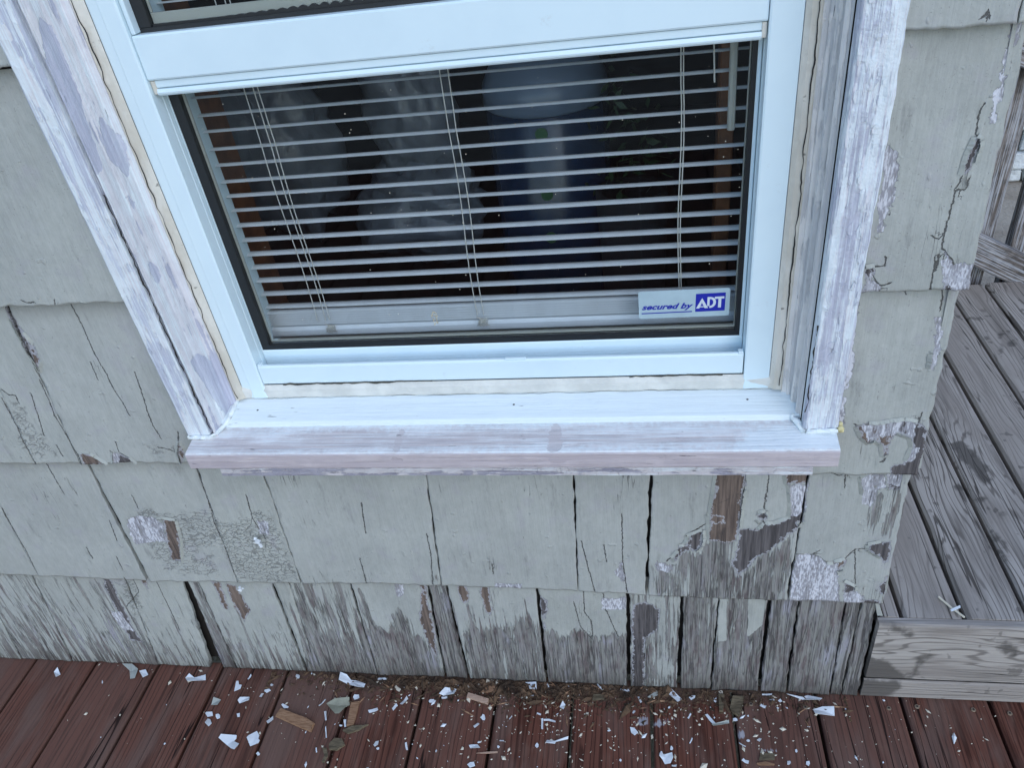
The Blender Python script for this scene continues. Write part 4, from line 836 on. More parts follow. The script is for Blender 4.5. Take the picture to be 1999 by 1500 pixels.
bx = [z7(1120, 490), z7(1530, 470), z7(1545, 215), z7(1130, 240)]; flat('logo_field', [bx], M['blue'], .0739)
flat('underline', [[z7(375, 525), z7(1077, 492), z7(1078, 478), z7(375, 511)]], M['blue'], .0739)
def lb(a, b):
    q = [np.array(p) for p in bx]; return tuple((q[0] * (1 - a) + q[1] * a) * (1 - b) + (q[3] * (1 - a) + q[2] * a) * b)
let = []
A_o = [(.00, .17), (.235, .80), (.275, .80), (.455, .17)]
def quad(*p): let.append([lb(*q) for q in p])
quad((.02, .19), (.135, .19), (.215, .50), (.215, .76)); quad((.217, .76), (.217, .50), (.315, .19), (.435, .19)); quad((.1505, .25), (.165, .305), (.2145, .305), (.2145, .25)); quad((.2175, .25), (.2175, .305), (.274, .305), (.293, .25))
quad((.395, .30), (.395, .80), (.475, .80), (.475, .30))
arc = []
for k in range(11):
    w = rad(-90 + 18 * k); arc.append(((.5 + .19 * math.cos(w), .495 + .305 * math.sin(w)), (.5 + .10 * math.cos(w), .495 + .185 * math.sin(w))))
for (a, b), (c, d) in zip(arc[:-1], arc[1:]): quad(a, c, d, b)
quad((.4755, .68), (.4755, .80), (.4998, .80), (.4998, .68)); quad((.4755, .19), (.4755, .31), (.4998, .31), (.4998, .19))
quad((.64, .68), (.64, .80), (.96, .80), (.96, .68)); quad((.765, .19), (.765, .679), (.865, .679), (.865, .19))
flat('logo_lettering', let, M['print'], .0736)
fc = bpy.data.curves.new('txt', 'FONT'); fc.body = 'secured by'; fc.size = 1; fc.shear = .28; fc.offset = .032; fc.space_character = 1.02
fo = bpy.data.objects.new('txt', fc); COL.objects.link(fo); bpy.context.view_layer.update()
me = bpy.data.meshes.new_from_object(fo.evaluated_get(bpy.context.evaluated_depsgraph_get())); bpy.data.objects.remove(fo)
co = np.array([v.co[:2] for v in me.vertices]); lo, hi = co.min(0), co.max(0)
c0, c1, c2 = np.array(z7(375, 492)), np.array(z7(1080, 462)), np.array(z7(388, 388))
for v in me.vertices:
    a = (v.co.x - lo[0]) / (hi[0] - lo[0]); b = (v.co.y - lo[1]) / (hi[1] - lo[1]); q = c0 + (c1 - c0) * a + (c2 - c0) * b * .98; v.co = bil(q[0], q[1], .0738)
me.name = 'lettering'; me.materials.append(M['blue']); link(bpy.data.objects.new('lettering', me), stk)

# ------------------------------------------------------------------ blind behind the glass
bl_ = empty('window_blind', (-.215, .155, 1.73)); tag(bl_, 'open pale grey venetian blind hanging behind the window glass', 'window blind')
yb = .125; tl = rad(-5); n = 7
def slat_mesh():
    V, F = [], []
    for x in np.linspace(-.357, .357, 13):
        for k in range(n):
            s = (k / (n - 1) - .5) * .0172; c = .0018 * (1 - (2 * k / (n - 1) - 1) ** 2)
            V.append((x, s * math.cos(tl) - c * math.sin(tl), s * math.sin(tl) + c * math.cos(tl)))
    for i in range(12):
        for k in range(n - 1): a = i * n + k; F.append((a, a + 1, a + n + 1, a + n))
    m = len(V); V += [(x, y, z - .0004) for x, y, z in V]; F += [tuple(q + m for q in f[::-1]) for f in F]
    me = bpy.data.meshes.new('slat'); me.from_pydata(V, [], F); me.materials.append(M['blind']); me.polygons.foreach_set('use_smooth', [True] * len(me.polygons)); return me
sm = slat_mesh()
zs = [.7745 + .02214 * k for k in range(42)]
for i, z in enumerate(zs):
    o = bpy.data.objects.new('slat', sm); link(o, bl_); o.location = Vector((-.2245 + RNG.uniform(-.0012, .0012), yb, z + RNG.uniform(-.0012, .0012))) - bl_.location
    o.rotation_euler = (RNG.uniform(-.06, .06), RNG.uniform(-.0012, .0012), RNG.uniform(-.001, .001))
for k in range(6):
    o = bpy.data.objects.new('slat', sm); link(o, bl_); o.location = Vector((-.2245, yb - .002, .7650 - .0040 * k)) - bl_.location; o.rotation_euler = (-.02, 0, 0)
box('bottom_rail', -.570, .132, yb - .013, yb + .012, .7238, .7411, M['blind'], bl_, .004)
box('head_rail', -.570, .132, yb - .013, yb + .013, 1.712, 1.733, M['blind'], bl_, .001)
def cord(x0, x1, dy, z0=.735, r=.0007, wob=.0015):
    pts = [(x0 + (x1 - x0) * f + wob * math.sin(f * 23 + x0 * 40) * (1 if f < .3 else .3), yb + dy, z0 + (1.712 - z0) * f) for f in np.linspace(0, 1, 40)]
    V, F = tube(pts, r, 5); o = obj('ladder_cord', V, F, M['cord'], bl_)
for x in (-.481, -.469, -.463): cord(x, x - .006 if x < -.475 else x - .006, -.0135 if x < -.475 else -.0128, .753)
for x in (-.236, -.226): cord(x, x + .0135, -.0135, .753)
for x in (.049, .052): cord(x, x + .001, -.0135, .763)
for x0_, z0_ in ((-.463, .7465), (-.229, .7485)):
    pts = []
    for k in range(60): pts.append((x0_ + .010 * math.sin(k * 1.7) * math.cos(k * .31), yb - .016 - .002 * math.sin(k * .9), z0_ - .006 + .007 * math.sin(k * 1.13 + .4)))
    V, F = tube(pts, .00055, 4); obj('frayed_cord', V, F, M['cord'], bl_)
V, F = tube([(.1051, yb - .016, 1.5), (.1061, yb - .017, 1.2), (.1076, yb - .018, .9985)], .0045, 8); obj('tilt_wand', V, F, M['spacer'], bl_)
V, F = tube([(.068, yb - .015, 1.7), (.0756, yb - .015, 1.3), (.0872, yb - .015, 1.0535)], .0010, 5); obj('pull_cord', V, F, M['cord'], bl_)
# golden scuff and specks on the glass
b = bmesh.new(); p = wall(849, 621, .0745)
for k in range(46):
    a = RNG.uniform(0, 6.28); r = RNG.uniform(0, 1) ** .5; c = Vector((p[0] + .0045 * r * math.cos(a), .0745, p[2] + .0125 * r * math.sin(a))); s = RNG.uniform(.0005, .0012)
    vs = [b.verts.new(c + Vector((s * math.cos(w + a), -.0004 * (k % 3), s * math.sin(w + a)))) for w in (0, 1.7, 3.3, 4.9)]; b.faces.new(vs)
M['gold'] = plain('golden_residue', (.55, .46, .28), .5)
rs = bmobj('glue_residue', b, M['gold']); tag(rs, 'small golden patch of residue low on the glass', 'residue')
b = bmesh.new()
for k in range(90):
    c = Vector((RNG.uniform(-.54, .12), .0746, RNG.uniform(.735, 1.10))); s = RNG.uniform(.0003, .0008)
    b.faces.new([b.verts.new(c + Vector((s * math.cos(w), 0, s * math.sin(w) * 1.2))) for w in (0, 1.3, 2.6, 3.9, 5.2)])
tag(bmobj('dust', b, M['cream']), 'tiny specks of dust stuck to the lower window glass', kind='stuff')

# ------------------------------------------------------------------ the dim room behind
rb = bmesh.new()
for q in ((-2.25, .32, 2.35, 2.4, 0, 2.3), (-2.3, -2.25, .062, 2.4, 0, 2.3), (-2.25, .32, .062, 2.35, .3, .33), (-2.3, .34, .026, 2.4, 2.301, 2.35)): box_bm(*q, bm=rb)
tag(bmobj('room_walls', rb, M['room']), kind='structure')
def blob(name, c, r, mat, seed, amp=.35, parent=None):
    b = bmesh.new(); bmesh.ops.create_icosphere(b, subdivisions=4, radius=1.)
    co = np.array([v.co[:] for v in b.verts]); f = fbm(co[:, [0, 2]] * 1.7 + co[:, [1, 1]] * 1.3 + 5, seed, 3); g = np.abs(fbm(co[:, [0, 2]] * 3.5 + co[:, [1, 0]] * 2. + 9, seed + 7, 3) - .5)
    for v, a, h in zip(b.verts, f, g): v.co = Vector(c) + Vector((v.co.x * r[0], v.co.y * r[1], v.co.z * r[2])) * (1 + amp * (a - .5) * 2 - .7 * h)
    return bmobj(name, b, mat, parent, True)
for i, (u, v, y, r, lab) in enumerate((
        (800, 215, .62, (.10, .10, .17), 'tall pale plastic bag behind the middle of the blind'),
        (560, 300, .66, (.12, .10, .20), 'grey crumpled bag left of the tall pale bag behind the blind'),
        (820, 400, .60, (.14, .10, .11), 'low pale bundle under the tall bag behind the blind'),
        (420, 260, .55, (.09, .08, .14), 'grey bag at the far left behind the blind'))):
    p = wall(u, v, y); o = blob('plastic_bag', (p[0], p[1], p[2]), r, M['bag'], 50 + i); tag(o, lab, 'bag', 'bags stored behind the window')
p = wall(1050, 170, .50); bc = empty('blue_canister', (p[0], p[1], .33)); tag(bc, 'dark blue canister with pale domed lid and green badges behind blind', 'canister')
def lathe(name, prof, mat, cx, cy, par, seg=28):
    V, F = [], []
    for r, z in prof:
        for k in range(seg): w = 2 * math.pi * k / seg; V.append((cx + r * math.cos(w), cy + r * math.sin(w), z))
    for i in range(len(prof) - 1):
        for k in range(seg): F.append((i * seg + k, i * seg + (k + 1) % seg, (i + 1) * seg + (k + 1) % seg, (i + 1) * seg + k))
    return obj(name, V, F, mat, par, True)
zt = p[2]
lathe('body', [(.001, .335), (.11, .335), (.112, .36), (.112, zt - .055), (.108, zt - .05)], M['navy'], p[0], p[1] + .1, bc)
lathe('lid', [(.108, zt - .0495), (.114, zt - .045), (.112, zt - .01), (.095, zt + .022), (.06, zt + .042), (.02, zt + .05), (.001, zt + .05)], M['paleblue'], p[0], p[1] + .1, bc)
for zz in (zt - .075, zt - .185, zt - .27):
    b = bmesh.new(); bmesh.ops.create_cone(b, cap_ends=True, segments=20, radius1=.011, radius2=.011, depth=.002, matrix=Matrix.Translation((p[0], p[1] - .014, zz)) @ Matrix.Rotation(rad(90), 4, 'X')); bmobj('badge', b, M['green'], bc)
q = wall(1420, 250, .30); tb = box('timber_post', q[0] - .014, q[0] + .008, .29, .33, .335, 1.9, M['roomwood'], None, .002); tag(tb, 'orange-brown upright timber inside the room at the right', 'post')
q = wall(1230, 260, .50); b = bmesh.new()
for k in range(110):
    c = Vector((q[0] + RNG.normal(0, .03), .5 + RNG.normal(0, .03), q[2] + RNG.normal(-.02, .06))); a = Vector(RNG.normal(size=3)).normalized() * .013; e = Vector(RNG.normal(size=3)).normalized() * .006
    b.faces.new([b.verts.new(c - a), b.verts.new(c + e), b.verts.new(c + a), b.verts.new(c - e)])
hp = empty('house_plant', (q[0], .5, .335)); tag(hp, 'dark green plant in the shadows right of the blue canister', 'plant'); bmobj('leaves', b, M['plant'], hp)
lathe('pot', [(.001, .335), (.05, .335), (.065, q[2] - .10), (.055, q[2] - .10)], M['room'], q[0], .5, hp, 16)

# ------------------------------------------------------------------ rail, ground and white stone wall beyond the grey deck
def member(name, a, b, w, t, mat, par, up=(0, 0, 1)):
    """a timber of section w x t laid between two points"""
    a, b = Vector(a), Vector(b); d = (b - a); L = d.length; d.normalize(); s = d.cross(Vector(up)).normalized(); h = s.cross(d)
    bm = box_bm(0, L, -t / 2, t / 2, -w / 2, w / 2, .003); me = bpy.data.meshes.new(name); bm.to_mesh(me); bm.free(); me.materials.append(mat)
    o = bpy.data.objects.new(name, me); COL.objects.link(o); o.parent = par
    m = Matrix((( d.x, s.x, h.x, a.x), (d.y, s.y, h.y, a.y), (d.z, s.z, h.z, a.z), (0, 0, 0, 1))); o.matrix_local = Matrix.Translation(-par.location) @ m; return o
rl = empty('stair_railing', (.84, 1.1, .214)); tag(rl, 'weathered brown-grey stair railing past the house corner', 'railing')
member('post', (.842, 1.145, -.45), (.842, 1.145, 1.2), .089, .089, M['post'], rl, (0, 1, 0))
member('bottom_rail', (.76, 1.082, .352), (1.42, 1.082, -.02), .075, .036, M['post'], rl)
member('hand_rail', (.72, 1.075, .86), (1.45, 1.075, .50), .089, .036, M['post'], rl)
member('post', (1.44, 1.145, -.5), (1.44, 1.145, .9), .089, .089, M['post'], rl, (0, 1, 0))
for x in (.965, 1.10, 1.235, 1.36): member('baluster', (x, 1.15, .0), (x, 1.15, .90 - (x - .84) * .5), .036, .036, M['post'], rl, (0, 1, 0))
sw = empty('stone_wall', (2.2, 3.3, -.5)); tag(sw, 'low white painted stone wall beyond the stair railing', 'wall', kind='thing')
box('mortar_core', 1.0, 4.4, 3.32, 3.6, -.5, .62, M['mortar'], sw)
z = -.5; k = 0
while z < .6:
    h = RNG.uniform(.06, .11); x = 1.0 + RNG.uniform(-.1, .0)
    while x < 4.4:
        L = RNG.uniform(.16, .42); b = box_bm(max(x, .98) + .006, x + L - .006, 3.285 + RNG.uniform(-.012, .012), 3.33, z + .004, z + h - .004, .008)
        for v in b.verts: v.co += Vector((RNG.uniform(-.008, .008), RNG.uniform(-.006, .006), RNG.uniform(-.006, .006)))
        bmobj('stone', b, M['stone'], sw); x += L; k += 1
    z += h

# ------------------------------------------------------------------ litter on the red boards
def flake(name, pts, mat, th=.0007, lift=.0018, z=.0012, tilt=0.):
    """a curled flake from its outline on the boards"""
    n = len(pts); c = np.mean(np.array(pts), 0); a0 = RNG.uniform(0, 6.28)
    V = []
    for s in (1, 0):
        V.append((c[0], c[1], z + s * th + lift * .1))
        for x, y in pts:
            d = (x - c[0]) * math.cos(a0) + (y - c[1]) * math.sin(a0); q = min(.006, lift * (d / .009) ** 2) + tilt * d
            V.append((x, y, z + max(0, q) + s * th))
    F = [(0, 1 + i, 1 + (i + 1) % n) for i in range(n)] + [(n + 1, n + 2 + (i + 1) % n, n + 2 + i) for i in range(n)] + [(1 + i, n + 2 + i, n + 2 + (i + 1) % n, 1 + (i + 1) % n) for i in range(n)]
    o = obj(name, V, F, mat); o.data.transform(Matrix.Translation((-c[0], -c[1], 0))); o.location = (c[0], c[1], 0); return o
def blobpoly(u, v, L, Wd, ang, view='F1', n=None):
    n = n or int(RNG.integers(4, 7)); out = []; ca, sa = math.cos(rad(ang)), math.sin(rad(ang))
    if min(L, Wd) / max(L, Wd) < .45:
        base = [(-.5, -.5), (-.1, -.42), (.5, -.5), (.47, .4), (.1, .5), (-.46, .42)]
    else:
        p0 = RNG.uniform(0, 6.28); base = [(.56 * math.cos(2 * math.pi * (k + RNG.uniform(-.25, .25)) / n + p0), .56 * math.sin(2 * math.pi * (k + RNG.uniform(-.25, .25)) / n + p0)) for k in range(n)]
    for a, b in base:
        a = a * RNG.uniform(.7, 1.05) * L; b = b * RNG.uniform(.65, 1.1) * Wd; out.append((u + a * ca - b * sa, v + a * sa + b * ca))
    return out
SMALL, MARKS = [], []
def put(view, poly, mat='chip', label=None, cat='paint chip', name='paint_chip', group='paint chips on the red deck', **k):
    p = D2(view, poly); o = flake(name, p, M[mat], **k)
    if label is None or label.startswith('cream'): SMALL.append((o, np.ptp(np.array(p), axis=0), 'cream' if label else 'white'))
    tag(o, label or 'small white paint chip lying loose on the red boards', cat, group); return o
big = [('F1', [(145, 825), (170, 790), (315, 790), (310, 820), (285, 845), (340, 875), (300, 940), (265, 925), (220, 885)], 'chip', 'largest white paint chip, a notched flake on the greyest board'),
       ('F1', [(415, 815), (430, 795), (510, 745), (535, 790), (525, 820), (540, 840), (525, 865), (445, 895)], 'chip', 'square white paint chip beside the board gap near the largest flake'),
       ('F1', [(290, 360), (310, 260), (330, 255), (335, 290), (365, 300), (350, 335)], 'chip', 'heart-shaped white paint chip on the greyest red board'),
       ('F1', [(325, 450), (350, 420), (440, 415), (440, 455), (340, 475)], 'chip', 'oblong white paint chip below the heart-shaped flake'),
       ('F1', [(65, 490), (95, 425), (160, 440), (130, 500)], 'chipgrey', 'dull tan-grey square paint chip left of the oblong flake'),
       ('F1', [(1315, 260), (1330, 185), (1395, 210), (1420, 250), (1490, 255), (1575, 300), (1560, 335), (1500, 330), (1400, 290)], 'chip', 'long white paint strip close to the wall among brown dust'),
       ('F2', [(290, 290), (350, 230), (460, 245), (440, 295), (330, 300)], 'chip', 'white pointed paint chip left of the pale wood splinter'),
       ('F2', [(1125, 170), (1235, 175), (1240, 240), (1170, 240), (1160, 190)], 'chip', 'white folded paint chip leaning at the foot of the wall'),
       ('F2', [(1325, 770), (1340, 735), (1420, 740), (1550, 712), (1545, 732), (1422, 752), (1415, 772)], 'chip', 'white spoon-shaped paint chip with a long thin tail'),
       ('F2', [(580, 790), (600, 780), (665, 782), (692, 822), (590, 815)], 'chip', 'white oblong paint chip above the reddish sliver'),
       ('F3', [(505, 165), (545, 130), (655, 235), (615, 265)], 'chip', 'white rectangular paint strip lying diagonally near the wall'),
       ('F3', [(320, 215), (410, 150), (430, 195), (350, 225)], 'chipgrey', 'grey-green curled paint chip over a board gap at the wall'),
       ('F3', [(150, 510), (190, 515), (230, 560), (195, 590), (160, 560)], 'chip', 'white five-sided paint chip under the white paint smear'),
       ('F3', [(435, 800), (455, 745), (475, 780), (560, 770), (570, 820), (545, 865), (490, 870), (465, 830)], 'chip', 'broad ragged white paint chip near the front edge'),
       ('B3', [(820, 1180), (870, 1165), (935, 1170), (940, 1213), (830, 1210)], 'chip', 'white torn paint chip across a gap near the house corner'),
       ('B3', [(670, 1100), (760, 1108), (790, 1098), (870, 1125), (860, 1132), (760, 1124)], 'chip', 'long thin white paint sliver at the foot of the grey shingles'),
       ('B1', [(690, 930), (740, 925), (775, 955), (760, 1010), (730, 1008), (725, 960)], 'chipgrey', 'grey-green paint flake wedged between boards at the far left wall'),
       ('B1', [(780, 965), (815, 955), (830, 985), (800, 1000)], 'chip', 'white paint chip next to the grey-green flake at the wall'),
       ('B1', [(1035, 1000), (1060, 980), (1080, 1000), (1150, 985), (1150, 1015), (1050, 1025)], 'chip', 'white and cream paint strip below the wide dark gap'),
       ('B1', [(305, 970), (330, 950), (342, 985), (320, 1003)], 'chip', 'white paint chip alone on the second board from the left'),
       ('F3', [(880, 385), (905, 380), (985, 470), (965, 485), (930, 450)], 'chip', 'white upper arm of a bent paint strip near rotten wood'),
       ('F3', [(945, 492), (1112, 455), (1116, 480), (960, 510)], 'chipgrey', 'dull lower arm of a bent paint strip near rotten wood'),
       ('F2', [(1285, 530), (1303, 528), (1302, 635), (1285, 630)], 'chip', 'upright white sliver of an L-shaped pair'),
       ('F2', [(1305, 530), (1360, 528), (1425, 548), (1420, 565), (1355, 545), (1306, 545)], 'chip', 'level white sliver of an L-shaped pair')]
for v, p, m, lab in big: put(v, p, m, lab, lift=RNG.uniform(.001, .004))
sm1 = [(440, 220, 60, 15, -55), (615, 350, 70, 35, -8), (555, 395, 50, 25, -50), (40, 575, 80, 60, 0), (130, 600, 50, 60, 0), (40, 665, 75, 85, 0), (330, 592, 35, 45, 10), (525, 970, 45, 40, 0), (910, 215, 50, 46, 0), (1480, 415, 80, 50, -20),
       (1735, 235, 100, 22, -3), (1950, 450, 110, 30, -45), (1855, 510, 80, 30, -50), (1645, 545, 100, 30, -15), (1180, 600, 120, 28, 85), (1185, 760, 120, 15, 86), (1370, 670, 80, 25, 85), (1675, 870, 65, 35, -40), (1690, 915, 30, 30, 0),
       (825, 795, 40, 35, 0), (1150, 470, 100, 10, -45), (1965, 890, 90, 25, 80), (1090, 930, 60, 15, 85), (1120, 895, 40, 25, -40), (785, 505, 70, 40, 30), (910, 535, 40, 15, 60), (655, 295, 35, 25, 0), (1715, 370, 28, 22, 0), (1330, 690, 30, 18, 0), (640, 640, 90, 35, -35)]
sm2 = [(340, 320, 70, 25, -5), (215, 350, 65, 35, -10), (1195, 305, 40, 35, 0), (1490, 400, 60, 75, 0), (720, 515, 45, 60, 0), (650, 590, 80, 25, -35), (600, 970, 85, 55, -15), (1240, 785, 35, 50, 10), (985, 515, 50, 10, -50), (285, 562, 30, 35, 0), (865, 800, 32, 26, 0), (900, 740, 50, 12, 5), (1260, 478, 50, 18, 20), (1370, 620, 16, 34, 10), (260, 840, 22, 30, 0), (1795, 460, 28, 18, 0), (1945, 640, 36, 22, -10)]
sm3 = [(100, 150, 110, 30, 8), (760, 215, 75, 40, -20), (245, 240, 70, 22, 65), (980, 245, 35, 50, 0), (730, 400, 60, 20, -60), (580, 885, 50, 20, 0), (555, 715, 30, 40, 0), (1175, 435, 50, 35, 10), (1540, 235, 50, 40, 0), (1615, 250, 45, 35, -20), (1450, 305, 70, 30, 25), (1410, 630, 55, 40, -10), (1300, 640, 35, 26, 0), (1275, 840, 80, 35, 25), (1700, 855, 40, 50, 0), (1885, 860, 45, 45, 30), (1770, 740, 25, 40, 0), (1245, 680, 80, 12, 30), (745, 640, 65, 15, -65), (450, 770, 30, 60, 10), (185, 360, 40, 20, -40), (800, 545, 34, 28, 0), (1485, 190, 120, 16, -2), (880, 810, 28, 20, 0), (530, 315, 24, 24, 0), (125, 655, 30, 24, -50)]
for view, L in (('F1', sm1), ('F2', sm2), ('F3', sm3)):
    for q_, (u, v, a, b, g) in enumerate(L):
        if max(a, b) < 45 and q_ % 2: continue
        put(view, blobpoly(u, v, a, b, g), ('chip', 'chip', 'chipdull')[q_ % 3], lift=RNG.uniform(.0005, .003))
for view, u, v, a, b, g in (('F2', 780, 155, 85, 30, 5), ('F2', 850, 170, 60, 32, -75), ('F3', 1035, 165, 60, 30, 0), ('F3', 365, 600, 50, 28, 80), ('B1', 1060, 1010, 50, 35, 0), ('F1', 1880, 330, 80, 34, 40), ('F1', 540, 765, 24, 24, 0)):
    put(view, blobpoly(u, v, a, b, g), 'cream', 'cream coloured chip of old paint lying on the red boards', lift=.002)
def slab(view, poly, mat, th, label, cat='wood splinter', name='wood_splinter', z=.001, tilt=0.):
    p = D2(view, poly); c = np.mean(np.array(p), 0); n = len(p)
    V = [(x - c[0], y - c[1], z + tilt * (x - c[0])) for x, y in p] + [((x - c[0]) * .97, (y - c[1]) * .97, z + th * RNG.uniform(.75, 1.1) + tilt * (x - c[0])) for x, y in p]
    o = obj(name, V, [tuple(range(n))[::-1], tuple(range(n, 2 * n))] + [(i, (i + 1) % n, n + (i + 1) % n, n + i) for i in range(n)], M[mat]); o.location = (c[0], c[1], 0); tag(o, label, cat, 'wood scraps on the red deck'); return o
slab('F1', [(690, 605), (745, 530), (870, 580), (1000, 625), (1075, 675), (1040, 758), (900, 700)], 'splint', .005, 'long tan flat splinter of wood lying across two boards')
slab('F1', [(1385, 705), (1430, 470), (1515, 458), (1490, 560), (1455, 690)], 'splint', .004, 'narrow brown splinter pointing at the wall beside the dry leaf')
slab('F1', [(1345, 745), (1440, 700), (1560, 695), (1600, 685), (1500, 745), (1400, 775)], 'bark', .004, 'ragged brown splinter crossing the foot of the narrow one')
slab('F1', [(1215, 880), (1270, 820), (1345, 830), (1372, 885), (1290, 940), (1215, 930)], 'bark', .005, 'crumbling brown lump of rotten wood by the board gap')
slab('F1', [(1150, 915), (1190, 910), (1205, 990), (1165, 1060), (1145, 1050), (1170, 990)], 'bark', .003, 'thin crooked strip of rotten wood in the board gap')
slab('F2', [(555, 322), (570, 275), (775, 338), (765, 390)], 'splintpale', .004, 'pale fresh-cut rectangular splinter near the wall')
slab('F2', [(690, 270), (760, 208), (840, 205), (820, 258), (740, 275)], 'splint', .002, 'brown leaf-like sliver behind the pale splinter')
slab('F2', [(1780, 350), (1790, 290), (1895, 290), (1902, 340)], 'bark', .003, 'small square of yellow-brown wood near the wall')
slab('F3', [(1010, 190), (1070, 190), (1058, 360), (1020, 362)], 'bark', .005, 'narrow strip of greenish rotten wood at the wall')
slab('F3', [(1150, 215), (1262, 218), (1240, 330), (1215, 410), (1150, 375), (1120, 330)], 'bark', .007, 'thick lump of greenish rotten wood at the wall')
slab('F3', [(1405, 832), (1420, 760), (1560, 765), (1560, 830)], 'bark', .002, 'flat grey piece of wood near the front edge of the picture')
slab('F3', [(1380, 860), (1470, 845), (1560, 868), (1555, 880), (1400, 880)], 'splint', .002, 'thin tan strip below the flat grey piece of wood')
slab('F2', [(650, 862), (750, 850), (858, 845), (858, 858), (750, 866)], 'splintpale', .0015, 'reddish thin sliver of wood lying over a board gap')
lf = flake('dry_leaf', D2('F1', [(1190, 485), (1270, 440), (1340, 430), (1415, 425), (1415, 495), (1375, 520), (1325, 600), (1285, 602), (1240, 545)]), M['leaf'], .0006, .006, .002, .18); tag(lf, 'crumpled yellow-grey dry leaf between the two brown splinters', 'leaf')
tw = [deckp(*q, .2165) for q in pix('B3', [(1520, 545), (1590, 605), (1665, 660)])]; V, F = tube([tuple(q) for q in tw], .0017, 6); o = obj('twig', V, F, M['cream']); tag(o, 'thin straw-coloured twig lying on the grey deck', 'twig')
p = [tuple(deckp(u, v, .2185)[:2]) for u, v in pix('B3', [(1585, 618), (1640, 595), (1643, 608), (1592, 630)])]; o = flake('paint_chip', p, M['chip'], z=.2188, lift=.0005); tag(o, 'white paint chip resting across the twig on the grey deck', 'paint chip')
for nm, v, pt in (('largest notched flake', 'F1', (240, 860)), ('square flake beside the board gap', 'F1', (480, 820)), ('heart-shaped flake', 'F1', (325, 310)), ('oblong flake on the greyest board', 'F1', (385, 445)), ('long strip at the wall', 'F1', (1440, 260)),
                  ('dry leaf', 'F1', (1310, 510)), ('long tan splinter', 'F1', (880, 640)), ('crumbling lump of rotten wood', 'F1', (1290, 880)), ('pointed chip near the pale splinter', 'F2', (380, 265)), ('pale splinter', 'F2', (665, 330)), ('folded chip at the wall', 'F2', (1190, 205)),
                  ('spoon-shaped chip', 'F2', (1400, 750)), ('reddish sliver', 'F2', (755, 858)), ('L-shaped pair of slivers', 'F2', (1340, 560)), ('diagonal rectangular strip', 'F3', (580, 195)), ('five-sided chip', 'F3', (190, 545)), ('broad ragged chip', 'F3', (510, 815)),
                  ('bent paint strip', 'F3', (980, 470)), ('thick greenish lump of wood', 'F3', (1200, 310)), ('flat grey piece of wood', 'F3', (1490, 795)), ('torn chip near the house corner', 'B3', (880, 1190)), ('square of yellow-brown wood', 'F2', (1840, 320))):
    MARKS.append((nm, np.array(D2(v, [pt])[0])))
slots = {}
for o, e, hue in SMALL:
    q = np.array(o.location[:2]); nm, m = min(MARKS, key=lambda a: np.hypot(*(a[1] - q))); d = q - m
    side = ('right of' if d[0] > 0 else 'left of') if abs(d[0]) > abs(d[1]) else ('behind' if d[1] > 0 else 'in front of')
    shape = 'sliver' if min(e) < .4 * max(e) else ('flake' if max(e) > .011 else 'crumb')
    slots.setdefault((hue, shape, side, nm), []).append((np.hypot(*d), o))
for (hue, shape, side, nm), L in slots.items():
    L.sort(key=lambda a: a[0])
    for k, (_, o) in enumerate(L): o['label'] = '%s%s paint %s %s the %s' % (('', 'second nearest ', 'third nearest ', 'fourth nearest ', 'fifth nearest ', 'sixth nearest ')[k] if k else ('nearest ' if len(L) > 1 else ''), hue, shape, side, nm)
# fine litter nobody could count
def scatter(name, n, size, mat, fx, fy, label, aspect=(.8, 2.8), z0=.0008, hz=.6):
    V = np.zeros((n * 5, 3)); F = []
    for i in range(n):
        x, y = fx(i), fy(i); a = RNG.uniform(0, 6.28); s = size * RNG.lognormal(0, .65); q = RNG.uniform(*aspect)
        for k, (p, r) in enumerate(((1, 0), (0, 1), (-1, 0), (0, -1))):
            p *= s * q * RNG.uniform(.6, 1.2); r *= s * RNG.uniform(.6, 1.2); V[i * 5 + k] = (x + p * math.cos(a) - r * math.sin(a), y + p * math.sin(a) + r * math.cos(a), z0)
        V[i * 5 + 4] = (x, y, z0 + s * hz); b = i * 5; F += [(b, b + 1, b + 4), (b + 1, b + 2, b + 4), (b + 2, b + 3, b + 4), (b + 3, b, b + 4)]
    return tag(obj(name, V, F, mat), label, kind='stuff')
def specx(i): return float(np.clip(RNG.normal(-.12, .30), -1.0, .5)) if i % 6 else RNG.uniform(-1.15, .6)
scatter('paint_specks', 950, .00085, M['cream'], specx, lambda i: -.004 - abs(RNG.normal(0, .10)), 'fine cream paint specks sprinkled over the red boards')
scatter('white_crumbs', 70, .0014, M['chip'], specx, lambda i: -.004 - abs(RNG.normal(0, .11)), 'white paint crumbs sprinkled over the red boards')
scatter('wood_dust', 5200, .00095, M['duff'], lambda i: float(np.clip(RNG.normal(-.22, .22), -.75, .34)), lambda i: -.001 - abs(RNG.normal(0, .022)), 'brown wood dust and shreds along the foot of the wall', (1, 4.5), hz=1.3)
scatter('wood_shreds', 150, .0008, M['splint'], lambda i: float(np.clip(RNG.normal(-.15, .25), -.7, .34)), lambda i: -.002 - abs(RNG.normal(0, .03)), 'thin tan wood shreds in the dust by the wall', (5, 11), hz=1.4)
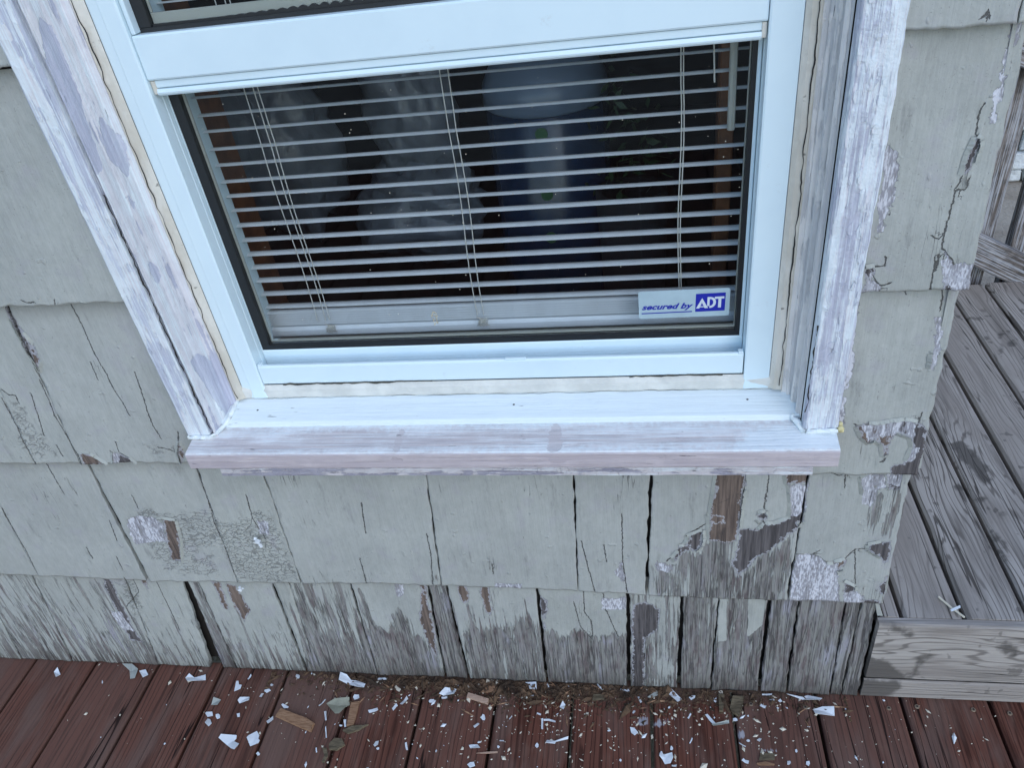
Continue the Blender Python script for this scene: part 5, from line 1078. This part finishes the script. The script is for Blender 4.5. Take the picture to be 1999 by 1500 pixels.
# curled paint lips standing along the torn edges
M['lip'] = plain('sage_paint_lip', (.372, .385, .352), .55, .0006, 300., .08)
def face_y(x, z):
    for zb, zt in ((.0, z4), (z4, z3), (z3, z2), (z2, z1_), (z1_, z0_)):
        if z < zt: return .017 * (z - zb) / (zt - zb), min(z - zb, zt - z)
    return 0., 0.
V, F = [], []; inner = grey_p + brown_p + prim_p
for poly in grey_p + brown_p:
    P = np.array(poly); ar = np.sum(P[:, 0] * np.roll(P[:, 1], -1) - np.roll(P[:, 0], -1) * P[:, 1])
    for a, b in zip(P, np.roll(P, -1, 0)):
        e = b - a; l = np.hypot(*e)
        if l < .004: continue
        nrm = np.array((e[1], -e[0])) / l * (1 if ar > 0 else -1)          # outward
        n = max(2, int(l / .0022)); on_ = False; base = RNG.uniform(.0, .0026) if RNG.uniform() < .75 else -1
        if base < 0: continue
        for i in range(n + 1):
            p = a + e * i / n; y, d = face_y(*p)
            if d < .012 or p[0] > .352 or p[1] < .262: on_ = False; continue
            o_ = (p + nrm * .003)[None]
            if any(sdf(o_, q)[0] > 0 for q in inner) or any(lv > .45 and sdf(o_, q)[0] > 0 for lv, q in wear_p): on_ = False; continue
            j = RNG.uniform(-.0012, .0008); lift = .0012 + base * math.sin(math.pi * i / n) * RNG.uniform(.6, 1.2)
            q0 = p + nrm * .0045; q1 = p + nrm * j
            k = len(V); V += [(q0[0], y - .0006, q0[1]), (q1[0], y - .0010 - lift, q1[1]), (q1[0], y - .0004 - lift, q1[1])]
            if on_: F += [(k - 3, k, k + 1, k - 2), (k - 2, k + 1, k + 2, k - 1)]
            on_ = True
pl_ = obj('paint_lip', V, F, M['lip'], house); pl_['kind'] = 'stuff'
# loose flakes still clinging to the shingles
for u, v, r in ((505, 1055, .0085), (470, 1145, .006)):
    p = wall(u, v, .002); b = bmesh.new()
    for k in range(14):
        c = Vector((p[0] + RNG.normal(0, r * .4), p[1] - .006 + RNG.uniform(-.002, .002), p[2] + RNG.normal(0, r * .5))); a = RNG.uniform(0, 6.28)
        b.faces.new([b.verts.new(c + Vector((r * .45 * math.cos(w + a), RNG.uniform(-.0015, .0015), r * .4 * math.sin(w + a)))) for w in (0, 1.4, 2.9, 4.4)])
    bmobj('clinging_flake', b, M['chip'], house)
